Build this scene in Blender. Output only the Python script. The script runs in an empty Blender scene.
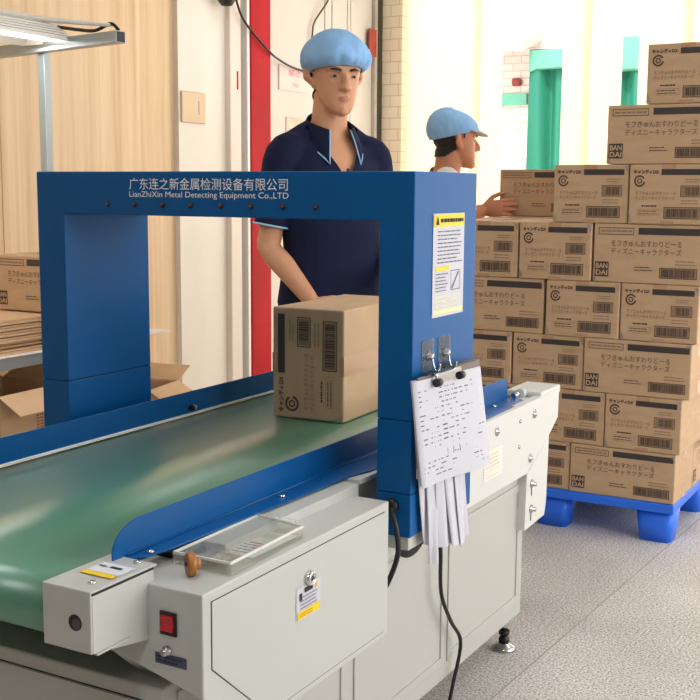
import bpy, bmesh, math, random
from mathutils import Vector, Matrix, noise
random.seed(4)
PI = math.pi
sc = bpy.context.scene
COL = sc.collection

# ------------------------------------------------------------------ camera
yw, pt, rl = math.radians(-29.3553), math.radians(-8.0964), math.radians(.3885)
FW = Vector((math.sin(yw)*math.cos(pt), math.cos(yw)*math.cos(pt), math.sin(pt)))
RT = Vector((math.cos(yw), -math.sin(yw), 0)); UP = RT.cross(FW)
R2 = RT*math.cos(rl) + UP*math.sin(rl); U2 = -RT*math.sin(rl) + UP*math.cos(rl)
cd = bpy.data.cameras.new('camera'); cam = bpy.data.objects.new('camera', cd); COL.objects.link(cam)
cd.sensor_width = 36; cd.lens = 36*1141.84/700; cd.clip_start = .05; cd.clip_end = 200
M3 = Matrix((R2, U2, -FW)).transposed()
cam.matrix_world = Matrix.Translation((.9939, -2.021, 1.3263)) @ M3.to_4x4()
sc.camera = cam

# ------------------------------------------------------------------ light and exposure
sc.view_settings.view_transform = 'Standard'; sc.view_settings.look = 'None'
sc.view_settings.exposure = 0.0; sc.view_settings.gamma = 1.0
try: sc.view_settings.use_curve_mapping = False
except Exception: pass
wd = bpy.data.worlds.new('sky'); sc.world = wd; wd.use_nodes = True
bg = wd.node_tree.nodes['Background']
bg.inputs[0].default_value = (1.0, .995, .98, 1); bg.inputs[1].default_value = 2.8

def light(name, typ, loc, rot, energy, color=(1, 1, 1), size=(1, 1)):
    d = bpy.data.lights.new(name, typ); d.energy = energy; d.color = color
    if typ == 'AREA':
        d.shape = 'RECTANGLE'; d.size, d.size_y = size
    o = bpy.data.objects.new(name, d); COL.objects.link(o); o.location = loc; o.rotation_euler = rot
    return o
s = light('sun', 'SUN', (0, 8, 8), (math.radians(34), math.radians(8), 0), 2.6, (1, .97, .92)); s.data.angle = .02
light('window_daylight', 'AREA', (3.5, 1.6, 1.75), (0, math.radians(90), 0), 72, (.97, .985, 1), (2.3, 5.0))
light('doorway_daylight', 'AREA', (-.6, 4.95, 1.6), (math.radians(-90), 0, 0), 40, (1, .985, .96), (3.6, 2.6))
for i, (x, y) in enumerate([(-1.6, .2), (-1.6, 3.0), (.9, -2.7), (1.2, 2.6), (-.3, -.5)]):
    light('ceiling_fill_light', 'AREA', (x, y, 3.08), (0, 0, 0), (4, 6, 24, 12, 13)[i], (.95, .98, 1), (.25, 1.3))  # overhead light; the near-camera and conveyor ones are added to fill dim faces

light('bench_lamp_light', 'AREA', (-2.02, .50, 1.815), (0, 0, 0), 5, (.92, .98, 1), (.16, 1.15))

# ------------------------------------------------------------------ materials
def lin(c):
    return tuple(((v/255)/12.92 if v/255 <= .04045 else ((v/255+.055)/1.055)**2.4) for v in c)
MATS = {}
def mat(name, rgb, rough=.5, metal=0., spec=.5, bump=None, var=None, coat=0.):
    m = bpy.data.materials.new(name); m.use_nodes = True
    nt = m.node_tree; b = nt.nodes['Principled BSDF']
    c = lin(rgb)
    b.inputs['Base Color'].default_value = (*c, 1)
    b.inputs['Roughness'].default_value = rough; b.inputs['Metallic'].default_value = metal
    b.inputs['Specular IOR Level'].default_value = spec
    if coat: b.inputs['Coat Weight'].default_value = coat; b.inputs['Coat Roughness'].default_value = .30
    tc = nt.nodes.new('ShaderNodeTexCoord')
    if var:   # (scale vector, amount, detail)
        mp = nt.nodes.new('ShaderNodeMapping'); mp.inputs['Scale'].default_value = var[0]
        nz = nt.nodes.new('ShaderNodeTexNoise'); nz.inputs['Scale'].default_value = 1; nz.inputs['Detail'].default_value = var[2]
        nt.links.new(tc.outputs['Object'], mp.inputs[0]); nt.links.new(mp.outputs[0], nz.inputs['Vector'])
        rp = nt.nodes.new('ShaderNodeValToRGB')
        rp.color_ramp.elements[0].position = .3; rp.color_ramp.elements[1].position = .7
        lo = [max(0, v*(1-var[1])) for v in c]; hi = [min(1, v*(1+var[1])) for v in c]
        rp.color_ramp.elements[0].color = (*lo, 1); rp.color_ramp.elements[1].color = (*hi, 1)
        nt.links.new(nz.outputs['Fac'], rp.inputs[0]); nt.links.new(rp.outputs[0], b.inputs['Base Color'])
    if bump:  # (scale, strength)
        n2 = nt.nodes.new('ShaderNodeTexNoise'); n2.inputs['Scale'].default_value = bump[0]; n2.inputs['Detail'].default_value = 3
        nt.links.new(tc.outputs['Object'], n2.inputs['Vector'])
        bp = nt.nodes.new('ShaderNodeBump'); bp.inputs['Strength'].default_value = bump[1]; bp.inputs['Distance'].default_value = .01
        nt.links.new(n2.outputs['Fac'], bp.inputs['Height']); nt.links.new(bp.outputs[0], b.inputs['Normal'])
    MATS[name] = m
    return m

M_grey = mat('grey_powder_coat', (194, 194, 188), .42, bump=(900, .02))
M_darkgrey = mat('dark_recess', (34, 34, 34), .6)
M_base = mat('grey_base_paint', (186, 185, 178), .45)
M_blue = mat('blue_powder_coat', (5, 88, 150), .36, spec=.22, bump=(700, .03))
M_blue2 = mat('blue_guard_paint', (3, 84, 146), .30, spec=.3)
M_belt = mat('green_belt', (76, 140, 108), .38, spec=.9, var=((2.2, .7, 1), .22, 3), bump=(500, .02), coat=1.)
M_steel = mat('steel', (190, 190, 190), .25, 1.0)
M_chrome = mat('chrome', (225, 225, 225), .12, 1.0)
M_black = mat('black_rubber', (16, 16, 17), .45)
M_kraft = mat('kraft_cardboard', (196, 164, 130), .68, spec=.25, var=((7, 7, 30), .07, 4))
M_kraft2 = mat('kraft_plain_cardboard', (214, 176, 138), .7, spec=.2, var=((6, 6, 20), .06, 4))
M_print = mat('dark_print', (84, 66, 54), .6)
M_bar = mat('black_print_bar', (66, 58, 56), .45)
M_soft = mat('brown_print', (136, 100, 72), .65)
M_pane = mat('grey_print', (150, 124, 98), .65)
M_tape = mat('packing_tape', (190, 150, 118), .16, spec=.6)
M_white = mat('white_paint', (238, 234, 226), .5)
M_paper = mat('paper', (204, 202, 210), .7)
M_ink = mat('grey_ink', (104, 102, 112), .7)
M_inkd = mat('dark_ink', (40, 38, 38), .7)
M_yellow = mat('label_yellow', (246, 208, 20), .5)
M_red = mat('red_paint', (172, 8, 24), .6, spec=.2, var=((6, 6, 2), .14, 3))
M_pallet = mat('pallet_plastic', (36, 112, 238), .4)
M_skin = mat('skin', (206, 150, 116), .5, spec=.35, bump=(160, .04))
M_skin2 = mat('skin_tan', (198, 134, 100), .5, spec=.35, bump=(160, .04))
M_lip = mat('lips', (182, 118, 94), .45)
M_hair = mat('black_hair', (26, 22, 20), .6, bump=(300, .3))
M_eye = mat('eye_white', (188, 178, 168), .3)
M_iris = mat('eye_iris', (40, 26, 20), .2)
M_navy = mat('navy_polo', (20, 26, 54), .8, spec=.2, bump=(400, .15))
M_navy2 = mat('blue_trousers', (30, 52, 112), .8, spec=.2)
M_pipe = mat('pale_blue_piping', (150, 195, 225), .7)
M_cap = mat('light_blue_cloth', (142, 186, 230), .75, spec=.2, bump=(60, .25))
M_tee = mat('white_cloth', (240, 240, 240), .8)
M_dark = mat('dark_trousers', (48, 50, 58), .8)
M_shoe = mat('black_shoe', (26, 26, 28), .5)
M_galv = mat('galvanised_tube', (168, 178, 182), .38, .55)
M_brass = mat('brown_disc', (170, 112, 60), .42, .25)
M_letter = mat('lettering_white', (244, 247, 252), .5)
M_redsw = mat('red_switch', (190, 18, 30), .25)
M_wallw = mat('white_wall_paint', (228, 220, 208), .6, var=((1.5, 1.5, .8), .05, 4))
M_wallp = mat('pinkish_wall_paint', (226, 212, 200), .6, var=((1.5, 1.5, .8), .06, 4))
M_door = mat('off_white_door', (210, 202, 192), .55, var=((2, 2, 1), .05, 4))
M_signpink = mat('faded_red_print', (216, 150, 150), .6)
M_signbg = mat('faded_sign', (216, 202, 194), .55)
M_socket = mat('aged_beige_plastic', (214, 188, 152), .5)
M_green = mat('green_tarpaulin', (42, 134, 110), .6, bump=(9, .25))
M_green2 = mat('pale_green_tarpaulin', (112, 190, 164), .55)
M_palm = mat('grey_concrete', (200, 195, 188), .8)

def mat_wood():
    m = mat('oak_laminate', (226, 194, 150), .5); nt = m.node_tree; b = nt.nodes['Principled BSDF']
    tc = nt.nodes.new('ShaderNodeTexCoord'); mp = nt.nodes.new('ShaderNodeMapping'); mp.inputs['Scale'].default_value = (18, 18, .5)
    nz = nt.nodes.new('ShaderNodeTexNoise'); nz.inputs['Scale'].default_value = 1.0; nz.inputs['Detail'].default_value = 6; nz.inputs['Roughness'].default_value = .65
    rp = nt.nodes.new('ShaderNodeValToRGB'); e = rp.color_ramp.elements
    e[0].position = .28; e[0].color = (*lin((198, 160, 118)), 1); e[1].position = .66; e[1].color = (*lin((228, 200, 164)), 1)
    mid = e.new(.46); mid.color = (*lin((216, 184, 144)), 1)
    nt.links.new(tc.outputs['Object'], mp.inputs[0]); nt.links.new(mp.outputs[0], nz.inputs['Vector'])
    nt.links.new(nz.outputs['Fac'], rp.inputs[0]); nt.links.new(rp.outputs[0], b.inputs['Base Color'])
    return m
M_wood = mat_wood()

def mat_floor():
    m = mat('terrazzo_floor', (190, 185, 180), .55); nt = m.node_tree; b = nt.nodes['Principled BSDF']
    tc = nt.nodes.new('ShaderNodeTexCoord')
    n1 = nt.nodes.new('ShaderNodeTexNoise'); n1.inputs['Scale'].default_value = 150; n1.inputs['Detail'].default_value = 4; n1.inputs['Roughness'].default_value = .7
    n2 = nt.nodes.new('ShaderNodeTexNoise'); n2.inputs['Scale'].default_value = 1.7; n2.inputs['Detail'].default_value = 5
    r1 = nt.nodes.new('ShaderNodeValToRGB'); e = r1.color_ramp.elements
    e[0].position = .36; e[0].color = (*lin((112, 108, 105)), 1); e[1].position = .56; e[1].color = (*lin((240, 235, 230)), 1)
    r2 = nt.nodes.new('ShaderNodeValToRGB'); f = r2.color_ramp.elements
    f[0].position = .3; f[0].color = (.74, .73, .72, 1); f[1].position = .7; f[1].color = (1.05, 1.04, 1.03, 1)
    mx = nt.nodes.new('ShaderNodeMix'); mx.data_type = 'RGBA'; mx.blend_type = 'MULTIPLY'; mx.inputs['Factor'].default_value = 1
    nt.links.new(tc.outputs['Object'], n1.inputs['Vector']); nt.links.new(tc.outputs['Object'], n2.inputs['Vector'])
    nt.links.new(n1.outputs['Fac'], r1.inputs[0]); nt.links.new(n2.outputs['Fac'], r2.inputs[0])
    nt.links.new(r1.outputs[0], mx.inputs['A']); nt.links.new(r2.outputs[0], mx.inputs['B'])
    nt.links.new(mx.outputs['Result'], b.inputs['Base Color'])
    bp = nt.nodes.new('ShaderNodeBump'); bp.inputs['Strength'].default_value = .12; bp.inputs['Distance'].default_value = .01
    nt.links.new(n1.outputs['Fac'], bp.inputs['Height']); nt.links.new(bp.outputs[0], b.inputs['Normal'])
    return m
M_floor = mat_floor()

def mat_brick(name, c1, c2, mortar, scale, bw=.5, rh=.25, ms=.02):
    m = mat(name, c1, .7); nt = m.node_tree; b = nt.nodes['Principled BSDF']
    tc = nt.nodes.new('ShaderNodeTexCoord'); mp = nt.nodes.new('ShaderNodeMapping'); mp.inputs['Rotation'].default_value = (PI/2, 0, 0)
    br = nt.nodes.new('ShaderNodeTexBrick'); br.inputs['Scale'].default_value = scale
    br.inputs['Color1'].default_value = (*lin(c1), 1); br.inputs['Color2'].default_value = (*lin(c2), 1); br.inputs['Mortar'].default_value = (*lin(mortar), 1)
    br.inputs['Brick Width'].default_value = bw; br.inputs['Row Height'].default_value = rh; br.inputs['Mortar Size'].default_value = ms
    nt.links.new(tc.outputs['Object'], mp.inputs[0]); nt.links.new(mp.outputs[0], br.inputs['Vector']); nt.links.new(br.outputs['Color'], b.inputs['Base Color'])
    return m
M_tile = mat_brick('cream_wall_tile', (254, 240, 214), (252, 234, 204), (222, 196, 160), 4, .5, .3, .010)
M_brick = mat_brick('pale_brick', (246, 232, 224), (240, 222, 212), (222, 200, 186), 3, .5, .2, .022)

def mat_mix(name, rgb, transp, kind='glossy', rough=.08, trgb=(255, 255, 255), gl=.1):
    m = bpy.data.materials.new(name); m.use_nodes = True; nt = m.node_tree
    for n in list(nt.nodes): nt.nodes.remove(n)
    out = nt.nodes.new('ShaderNodeOutputMaterial')
    tr = nt.nodes.new('ShaderNodeBsdfTransparent'); tr.inputs[0].default_value = (*lin(trgb), 1)
    a = nt.nodes.new('ShaderNodeBsdfTranslucent' if kind == 'translucent' else 'ShaderNodeBsdfDiffuse'); a.inputs[0].default_value = (*lin(rgb), 1)
    g = nt.nodes.new('ShaderNodeBsdfGlossy'); g.inputs['Roughness'].default_value = rough
    m1 = nt.nodes.new('ShaderNodeMixShader'); m1.inputs[0].default_value = transp
    nt.links.new(a.outputs[0], m1.inputs[1]); nt.links.new(tr.outputs[0], m1.inputs[2])
    m2 = nt.nodes.new('ShaderNodeMixShader'); m2.inputs[0].default_value = gl
    nt.links.new(m1.outputs[0], m2.inputs[1]); nt.links.new(g.outputs[0], m2.inputs[2]); nt.links.new(m2.outputs[0], out.inputs[0])
    return m
M_strip = mat_mix('pvc_curtain', (255, 250, 234), .08, 'translucent', .2, (255, 250, 225), .04)
M_clear = mat_mix('clear_plastic', (245, 245, 240), .92, 'glossy', .06, (252, 252, 248), .10)
M_film = mat_mix('clear_film', (220, 220, 222), .85, 'glossy', .10, (252, 252, 250), .25)
def mat_emit(name, rgb, s):
    m = bpy.data.materials.new(name); m.use_nodes = True; b = m.node_tree.nodes['Principled BSDF']
    b.inputs['Emission Color'].default_value = (*lin(rgb), 1); b.inputs['Emission Strength'].default_value = s
    return m
M_tube = mat_emit('lit_tube', (255, 252, 245), 5)

# ------------------------------------------------------------------ helpers
def add_box(bm, x0, x1, y0, y1, z0, z1, bev=0., seg=2, mi=0):
    t = bmesh.new(); bmesh.ops.create_cube(t, size=1)
    for v in t.verts:
        v.co = Vector((x0+(v.co.x+.5)*(x1-x0), y0+(v.co.y+.5)*(y1-y0), z0+(v.co.z+.5)*(z1-z0)))
    if bev: bmesh.ops.bevel(t, geom=t.edges[:], offset=bev, segments=seg, profile=.5, affect='EDGES')
    merge(bm, t, mi); return bm
def merge(bm, t, mi=None, mtx=None):
    mp = {}
    for v in t.verts: mp[v] = bm.verts.new(mtx @ v.co if mtx else v.co)
    for f in t.faces:
        try: nf = bm.faces.new([mp[v] for v in f.verts])
        except ValueError: continue
        nf.material_index = f.material_index if mi is None else mi; nf.smooth = f.smooth
    t.free()
def box(*a, **k): return add_box(bmesh.new(), *a, **k)
def add_prism(bm, pts, axis, a0, a1, bev=0., seg=2, mi=0):
    """pts: 2-D outline; axis: extrusion axis. axis x -> (y,z); y -> (x,z); z -> (x,y)"""
    t = bmesh.new()
    def P(p, a): return {'x': (a, p[0], p[1]), 'y': (p[0], a, p[1]), 'z': (p[0], p[1], a)}[axis]
    lo = [t.verts.new(P(p, a0)) for p in pts]; hi = [t.verts.new(P(p, a1)) for p in pts]
    n = len(pts)
    t.faces.new(lo); t.faces.new(hi)
    for i in range(n): t.faces.new((lo[i], lo[(i+1) % n], hi[(i+1) % n], hi[i]))
    bmesh.ops.recalc_face_normals(t, faces=t.faces[:])
    if bev: bmesh.ops.bevel(t, geom=t.edges[:], offset=bev, segments=seg, profile=.5, affect='EDGES')
    merge(bm, t, mi); return bm
def prism(*a, **k): return add_prism(bmesh.new(), *a, **k)
def frame_of(t, ref):
    t = t.normalized(); u = ref - t*ref.dot(t)
    if u.length < 1e-5: u = t.orthogonal()
    u.normalize(); return u, t.cross(u)
def add_tube(bm, pts, radii, ref=Vector((0, 0, 1)), n=12, mi=0, closed=False, smooth=True):
    """radii: scalars or (ru, rv) pairs"""
    pts = [Vector(p) for p in pts]
    if not isinstance(radii, (list, tuple)): radii = [radii]*len(pts)
    rings = []; prev = None
    for i, p in enumerate(pts):
        if closed: t = pts[(i+1) % len(pts)]-pts[i-1]
        else: t = (pts[min(i+1, len(pts)-1)]-pts[max(i-1, 0)])
        u, v = frame_of(t, prev if prev is not None else Vector(ref)); prev = u
        r = radii[i]; ru, rv = (r, r) if not isinstance(r, (list, tuple)) else r
        rings.append([bm.verts.new(p+u*ru*math.cos(2*PI*k/n)+v*rv*math.sin(2*PI*k/n)) for k in range(n)])
    m = len(rings)
    for i in range(m if closed else m-1):
        a, b = rings[i], rings[(i+1) % m]
        for k in range(n):
            f = bm.faces.new((a[k], a[(k+1) % n], b[(k+1) % n], b[k])); f.smooth = smooth; f.material_index = mi
    if not closed:
        f = bm.faces.new(rings[0][::-1]); f.material_index = mi
        f = bm.faces.new(rings[-1]); f.material_index = mi
    return bm
def tube(*a, **k): return add_tube(bmesh.new(), *a, **k)
def add_lathe(bm, prof, org, axis, n=20, mi=0, ref=Vector((0, 0, 1))):
    """prof: (radius, height along axis)"""
    org = Vector(org); ax = Vector(axis).normalized(); u, v = frame_of(ax, ref)
    rings = []
    for r, h in prof:
        if r < 1e-6: rings.append([bm.verts.new(org+ax*h)])
        else: rings.append([bm.verts.new(org+ax*h+u*r*math.cos(2*PI*k/n)+v*r*math.sin(2*PI*k/n)) for k in range(n)])
    for a, b in zip(rings, rings[1:]):
        for k in range(n):
            q = (k+1) % n
            if len(a) == 1 and len(b) == 1: continue
            if len(a) == 1: f = bm.faces.new((a[0], b[q], b[k]))
            elif len(b) == 1: f = bm.faces.new((a[k], a[q], b[0]))
            else: f = bm.faces.new((a[k], a[q], b[q], b[k]))
            f.smooth = len(a) > 1 or len(b) > 1; f.material_index = mi
    for rr, rev in ((rings[0], True), (rings[-1], False)):
        if len(rr) > 1:
            f = bm.faces.new(rr[::-1] if rev else rr); f.material_index = mi
    return bm
def lathe(*a, **k): return add_lathe(bmesh.new(), *a, **k)
def bez(pts, n=10):
    """Catmull-Rom through pts"""
    P = [Vector(p) for p in pts]; out = []
    for i in range(len(P)-1):
        a, b, c, d = P[max(i-1, 0)], P[i], P[i+1], P[min(i+2, len(P)-1)]
        for k in range(n):
            t = k/n
            out.append(.5*((2*b)+(c-a)*t+(2*a-5*b+4*c-d)*t*t+(3*b-a-3*c+d)*t**3))
    return out+[P[-1]]
ROOT = {}
def obj(name, bm, mats, parent=None, world=True, recalc=True):
    me = bpy.data.meshes.new(name)
    if recalc: bmesh.ops.recalc_face_normals(bm, faces=bm.faces[:])
    bm.to_mesh(me); bm.free()
    for m in (mats if isinstance(mats, (list, tuple)) else [mats]): me.materials.append(m)
    o = bpy.data.objects.new(name, me); COL.objects.link(o)
    if parent:
        o.parent = parent
        if world and parent.name in ROOT: o.matrix_parent_inverse = Matrix.Translation(-ROOT[parent.name])
    return o
def tag(o, label, cat, group=None, kind=None):
    o['label'] = label; o['category'] = cat
    if group: o['group'] = group
    if kind: o['kind'] = kind
    return o
def thing(name, label, cat, loc=(0, 0, 0), group=None, rotz=0.):
    o = bpy.data.objects.new(name, None); COL.objects.link(o); o.empty_display_size = .1
    o.location = loc; o.rotation_euler = (0, 0, rotz); ROOT[o.name] = Vector(loc)
    return tag(o, label, cat, group)
def struct(name, bm, m):
    o = obj(name, bm, m); o['kind'] = 'structure'; return o
def kids(o): return [c for c in bpy.data.objects if c.parent == o]
def dup(o, parent=None):
    c = o.copy(); COL.objects.link(c)
    if parent: c.parent = parent
    for ch in kids(o): dup(ch, c)
    return c
# flat print: 2-D pieces placed on a face
def text_bm(body, w, h, bold=0.):
    cu = bpy.data.curves.new('lettering', 'FONT'); cu.body = body; cu.size = 1; cu.offset = bold; cu.resolution_u = 3
    o = bpy.data.objects.new('lettering', cu); COL.objects.link(o)
    dg = bpy.context.evaluated_depsgraph_get(); dg.update()
    me = bpy.data.meshes.new_from_object(o.evaluated_get(dg))
    t = bmesh.new(); t.from_mesh(me)
    bpy.data.objects.remove(o); bpy.data.curves.remove(cu); bpy.data.meshes.remove(me)
    xs = [v.co.x for v in t.verts]; ys = [v.co.y for v in t.verts]
    x0, x1, y0, y1 = min(xs), max(xs), min(ys), max(ys)
    for v in t.verts: v.co = Vector(((v.co.x-x0)/(x1-x0)*w, (v.co.y-y0)/(y1-y0)*h, 0))
    return t
class Print:
    """collects flat pieces in (a, b) coordinates of a face"""
    def __init__(s, origin, ua, ub, off=.001):
        s.bm = bmesh.new(); s.o = Vector(origin); s.a = Vector(ua); s.b = Vector(ub); s.n = s.a.cross(s.b).normalized(); s.off = off; s.lay = 0
    def P(s, a, b, k=0): return s.o+s.a*a+s.b*b+s.n*(s.off*(1+k))
    def poly(s, pts, mi=0, k=0):
        f = s.bm.faces.new([s.bm.verts.new(s.P(a, b, k)) for a, b in pts]); f.material_index = mi
    def rect(s, a0, a1, b0, b1, mi=0, k=0): s.poly([(a0, b0), (a1, b0), (a1, b1), (a0, b1)], mi, k)
    def frame(s, a0, a1, b0, b1, t, mi=0, k=0):
        s.rect(a0, a1, b0, b0+t, mi, k); s.rect(a0, a1, b1-t, b1, mi, k); s.rect(a0, a0+t, b0+t, b1-t, mi, k); s.rect(a1-t, a1, b0+t, b1-t, mi, k)
    def ring(s, ca, cb, r0, r1, mi=0, k=0, g0=0., g1=2*PI, n=28):
        for i in range(n):
            t0 = g0+(g1-g0)*i/n; t1 = g0+(g1-g0)*(i+1)/n
            s.poly([(ca+r*math.cos(t), cb+r*math.sin(t)) for r, t in ((r0, t0), (r1, t0), (r1, t1), (r0, t1))], mi, k)
    def text(s, body, a0, a1, b0, b1, mi=0, k=0, bold=0.):
        t = text_bm(body, a1-a0, b1-b0, bold)
        mp = {v: s.bm.verts.new(s.P(a0+v.co.x, b0+v.co.y, k)) for v in t.verts}
        for f in t.faces:
            nf = s.bm.faces.new([mp[v] for v in f.verts]); nf.material_index = mi
        t.free()
    def dashes(s, a0, a1, b0, b1, rows, mi=0, k=0, fill=.5, seed=1, ragged=.3):
        rn = random.Random(seed); h = (b1-b0)/rows
        for i in range(rows):
            a = a0; b = b1-(i+1)*h; e = a1-(a1-a0)*ragged*rn.random()
            while a < e:
                w = (a1-a0)*rn.uniform(.06, .22); s.rect(a, min(a+w, e), b+h*(1-fill)/2, b+h*(1+fill)/2, mi, k); a += w+(a1-a0)*.025
    def barcode(s, a0, a1, b0, b1, mi=0, seed=3, n=26, k=0):
        rn = random.Random(seed); w = (a1-a0)/n; a = a0
        while a < a1-w*.4:
            q = w*rn.choice((.35, .5, .8, 1.1)); s.rect(a, min(a+q, a1), b0, b1, mi, k); a += q+w*rn.choice((.35, .5, .9))
def decal(name, pr, mats, parent, world=True):
    return obj(name, pr.bm, mats, parent, world, recalc=False)

# ------------------------------------------------------------------ room shell
WX, EY = -2.75, 5.1
struct('floor', box(-3.2, 3.7, -4.2, 5.15, -.12, 0), M_floor)
struct('ceiling', box(-3.2, 3.7, -4.2, 5.2, 3.2, 3.3), mat('grey_ceiling', (178, 178, 176), .8))
b = box(WX-.1, WX, -4.2, 2.765, 0, 3.2)
struct('wall_left', b, M_wood)
b = bmesh.new()
for yy in (.35, 1.57): add_box(b, WX-.002, WX+.0015, yy-.0015, yy+.0015, .02, 3.19)
struct('trim_1', b, mat('wood_joint', (170, 128, 84), .6))
# white painted pier with stepped faces between the wood panelling and the red post
struct('wall_pier', prism([(WX-.1, 2.765), (WX+.03, 2.765), (WX+.03, 2.985), (WX-.015, 3.03), (WX-.015, 3.24), (WX-.1, 3.24)], 'z', 0, 3.2), M_wallw)
struct('trim_2', box(WX-.1, WX+.02, 3.24, 3.345, 0, 3.2, .006), M_wallp)
struct('trim_3', box(WX-.1, WX-.06, 3.345, 3.39, 0, 3.2), M_palm)
struct('trim_4', box(WX-.1, WX+.035, 3.383, 3.408, 0, 3.2, .004), M_white)
struct('trim_5', box(WX-.1, WX+.04, 3.41, 3.618, 0, 3.2, .01), M_red)
# big off-white sliding door panel
b = box(WX-.1, WX-.03, 3.62, 4.96, 0, 3.2, .004)
for yy in (4.33, 4.42, 4.62, 4.66): add_box(b, WX-.035, WX-.022, yy, yy+.03, .05, 3.15, .005)
struct('door_1', b, M_door)
b = box(WX-.1, WX-.005, 4.96, 5.0, 0, 3.2, .004)
struct('trim_6', b, mat('worn_door_edge', (196, 186, 172), .6, var=((8, 8, 3), .3, 4)))
struct('trim_7', box(WX-.12, WX+.0, 5.0, 5.06, 0, 3.2, .004), mat('dark_metal_edge', (64, 58, 44), .5))
struct('wall_end', box(WX-.3, -2.60, 5.06, 5.2, 0, 3.2), M_tile)
struct('wall_end_right', box(1.6, 3.7, 5.06, 5.2, 0, 3.2), M_white)
struct('wall_end_lintel', box(-2.60, 1.6, 5.06, 5.2, 2.95, 3.2), M_white)
struct('wall_back', box(-3.2, 3.7, -4.3, -4.2, 0, 3.2), mat('grey_wall', (132, 132, 134), .8))
b = box(3.6, 3.7, -4.2, -1.0, 0, 3.2); add_box(b, 3.6, 3.7, 4.2, 5.2, 0, 3.2); add_box(b, 3.6, 3.7, -1.0, 4.2, 0, .55); add_box(b, 3.6, 3.7, -1.0, 4.2, 2.95, 3.2)
struct('wall_right', b, M_white)
b = bmesh.new()
for yy in (-1.0, .28, 1.57, 2.86, 4.14): add_box(b, 3.62, 3.68, yy, yy+.06, .55, 2.95)
add_box(b, 3.62, 3.68, -1.0, 4.2, .55, .61); add_box(b, 3.62, 3.68, -1.0, 4.2, 2.89, 2.95)
struct('window_1', b, M_white)
# fine saw-cut joint across the floor
struct('trim_8', prism([(-.16, -1.2), (-.156, -1.2), (.142, 4.9), (.138, 4.9)], 'z', -.004, .0008), mat('floor_joint', (168, 160, 152), .7))

# outdoors: pavement and the building across the lane
struct('ground_outside', box(-12, 9, 5.15, 30, -.25, -.02), mat('pavement', (225, 220, 212), .8))
bld = thing('brick_building', 'pale brick building across the lane, seen through the gaps of the plastic curtain', 'building', (-2, 8.1, 0))
obj('wall', box(-9, 6, 8.1, 8.5, -.02, 5), M_brick, bld)
b = prism([(7.62, 2.52), (8.12, 2.66), (8.12, 2.74), (7.62, 2.60)], 'x', -4.4, -2.72)
obj('canopy', b, M_palm, bld)
b = box(-3.35, -2.84, 8.05, 8.1, 2.09, 2.19); obj('green_sign', b, M_green2, bld)
b = box(-2.99, -2.90, 8.04, 8.1, 2.26, 2.33, .02); obj('red_lamp', b, mat('rusty_red', (150, 62, 48), .6), bld)
def tarp(x0, x1, ztop, zmid, label, white):
    t = thing('tarpaulin_curtain', label, 'curtain', ((x0+x1)/2, 8.0, 0), 'green tarpaulins across the lane')
    b = bmesh.new(); n = 70
    def sheet(b, z0, z1, y, amp, fr, sc_=0.):
        rows = 10; g = []
        for j in range(rows+1):
            q = j/rows; r = []
            for i in range(n+1):
                x = x0+(x1-x0)*i/n
                zz = z0+(z1-z0)*q
                if j == 0 and sc_: zz += sc_*abs(math.sin((x-x0)*7))
                r.append(b.verts.new((x, y+amp*math.sin(x*fr+.6*math.sin(3*q))+amp*.5*math.sin(x*fr*2.3+q*2), zz)))
            g.append(r)
        back = [[b.verts.new(v.co+Vector((0, .012, 0))) for v in r] for r in g]
        for j in range(rows):
            for i in range(n):
                f = b.faces.new((g[j][i], g[j][i+1], g[j+1][i+1], g[j+1][i])); f.smooth = True
                f = b.faces.new((back[j][i], back[j+1][i], back[j+1][i+1], back[j][i+1])); f.smooth = True
    sheet(b, .02, zmid+.1, 7.95, .05, 19)
    obj('hanging_sheet', b, M_green, t)
    b = bmesh.new(); sheet(b, zmid, ztop, 7.9, .01, 8, .05); obj('valance', b, M_green2 if white else M_green, t)
    obj('rail', tube([(x0-.02, 7.99, ztop), (x1+.02, 7.99, ztop)], .02), M_steel, t)
tarp(-2.765, -2.28, 2.55, 2.36, 'green tarpaulin door curtain in the wide gap of the plastic curtain', True)
tarp(-2.02, -1.5, 2.62, 2.30, 'narrow glimpse of green tarpaulin left of the topmost carton', True)

# translucent plastic curtain strips in the doorway
rail = tag(obj('curtain_rail', box(-2.60, 1.6, 5.12, 5.16, 2.9, 2.95, .005), M_steel), 'steel curtain rail over the bright doorway', 'rail')
strips = [(-2.60, -2.055, 'wide white plastic curtain strip behind the second worker'),
          (-2.10, -1.90, 'white plastic curtain strip just left of the green tarpaulin gap'),
          (-1.49, -1.305, 'white plastic curtain strip just right of the wide green gap'),
          (-1.35, -1.11, 'white plastic curtain strip just left of the narrow green gap'),
          (-1.00, -.675, 'white plastic curtain strip behind the topmost cartons'),
          (-.725, -.10, 'white plastic curtain strip behind the right edge of the pile'),
          (-.16, .60, 'white plastic curtain strip beyond the right edge of the pile')]
for i, (x0, x1, lb) in enumerate(strips):
    b = bmesh.new(); n = 24; y0 = 5.125+.012*(i % 2)
    outline = []
    for k in range(n+1):
        x = x0+(x1-x0)*k/n; outline.append((x, y0+.006*math.sin(x*21)))
    pts = outline+[(x, y+.003) for x, y in reversed(outline)]
    add_prism(b, pts, 'z', .02, 2.90)
    tag(obj('curtain_strip', b, M_strip), lb, 'curtain', 'plastic strips of the doorway curtain')

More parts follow.
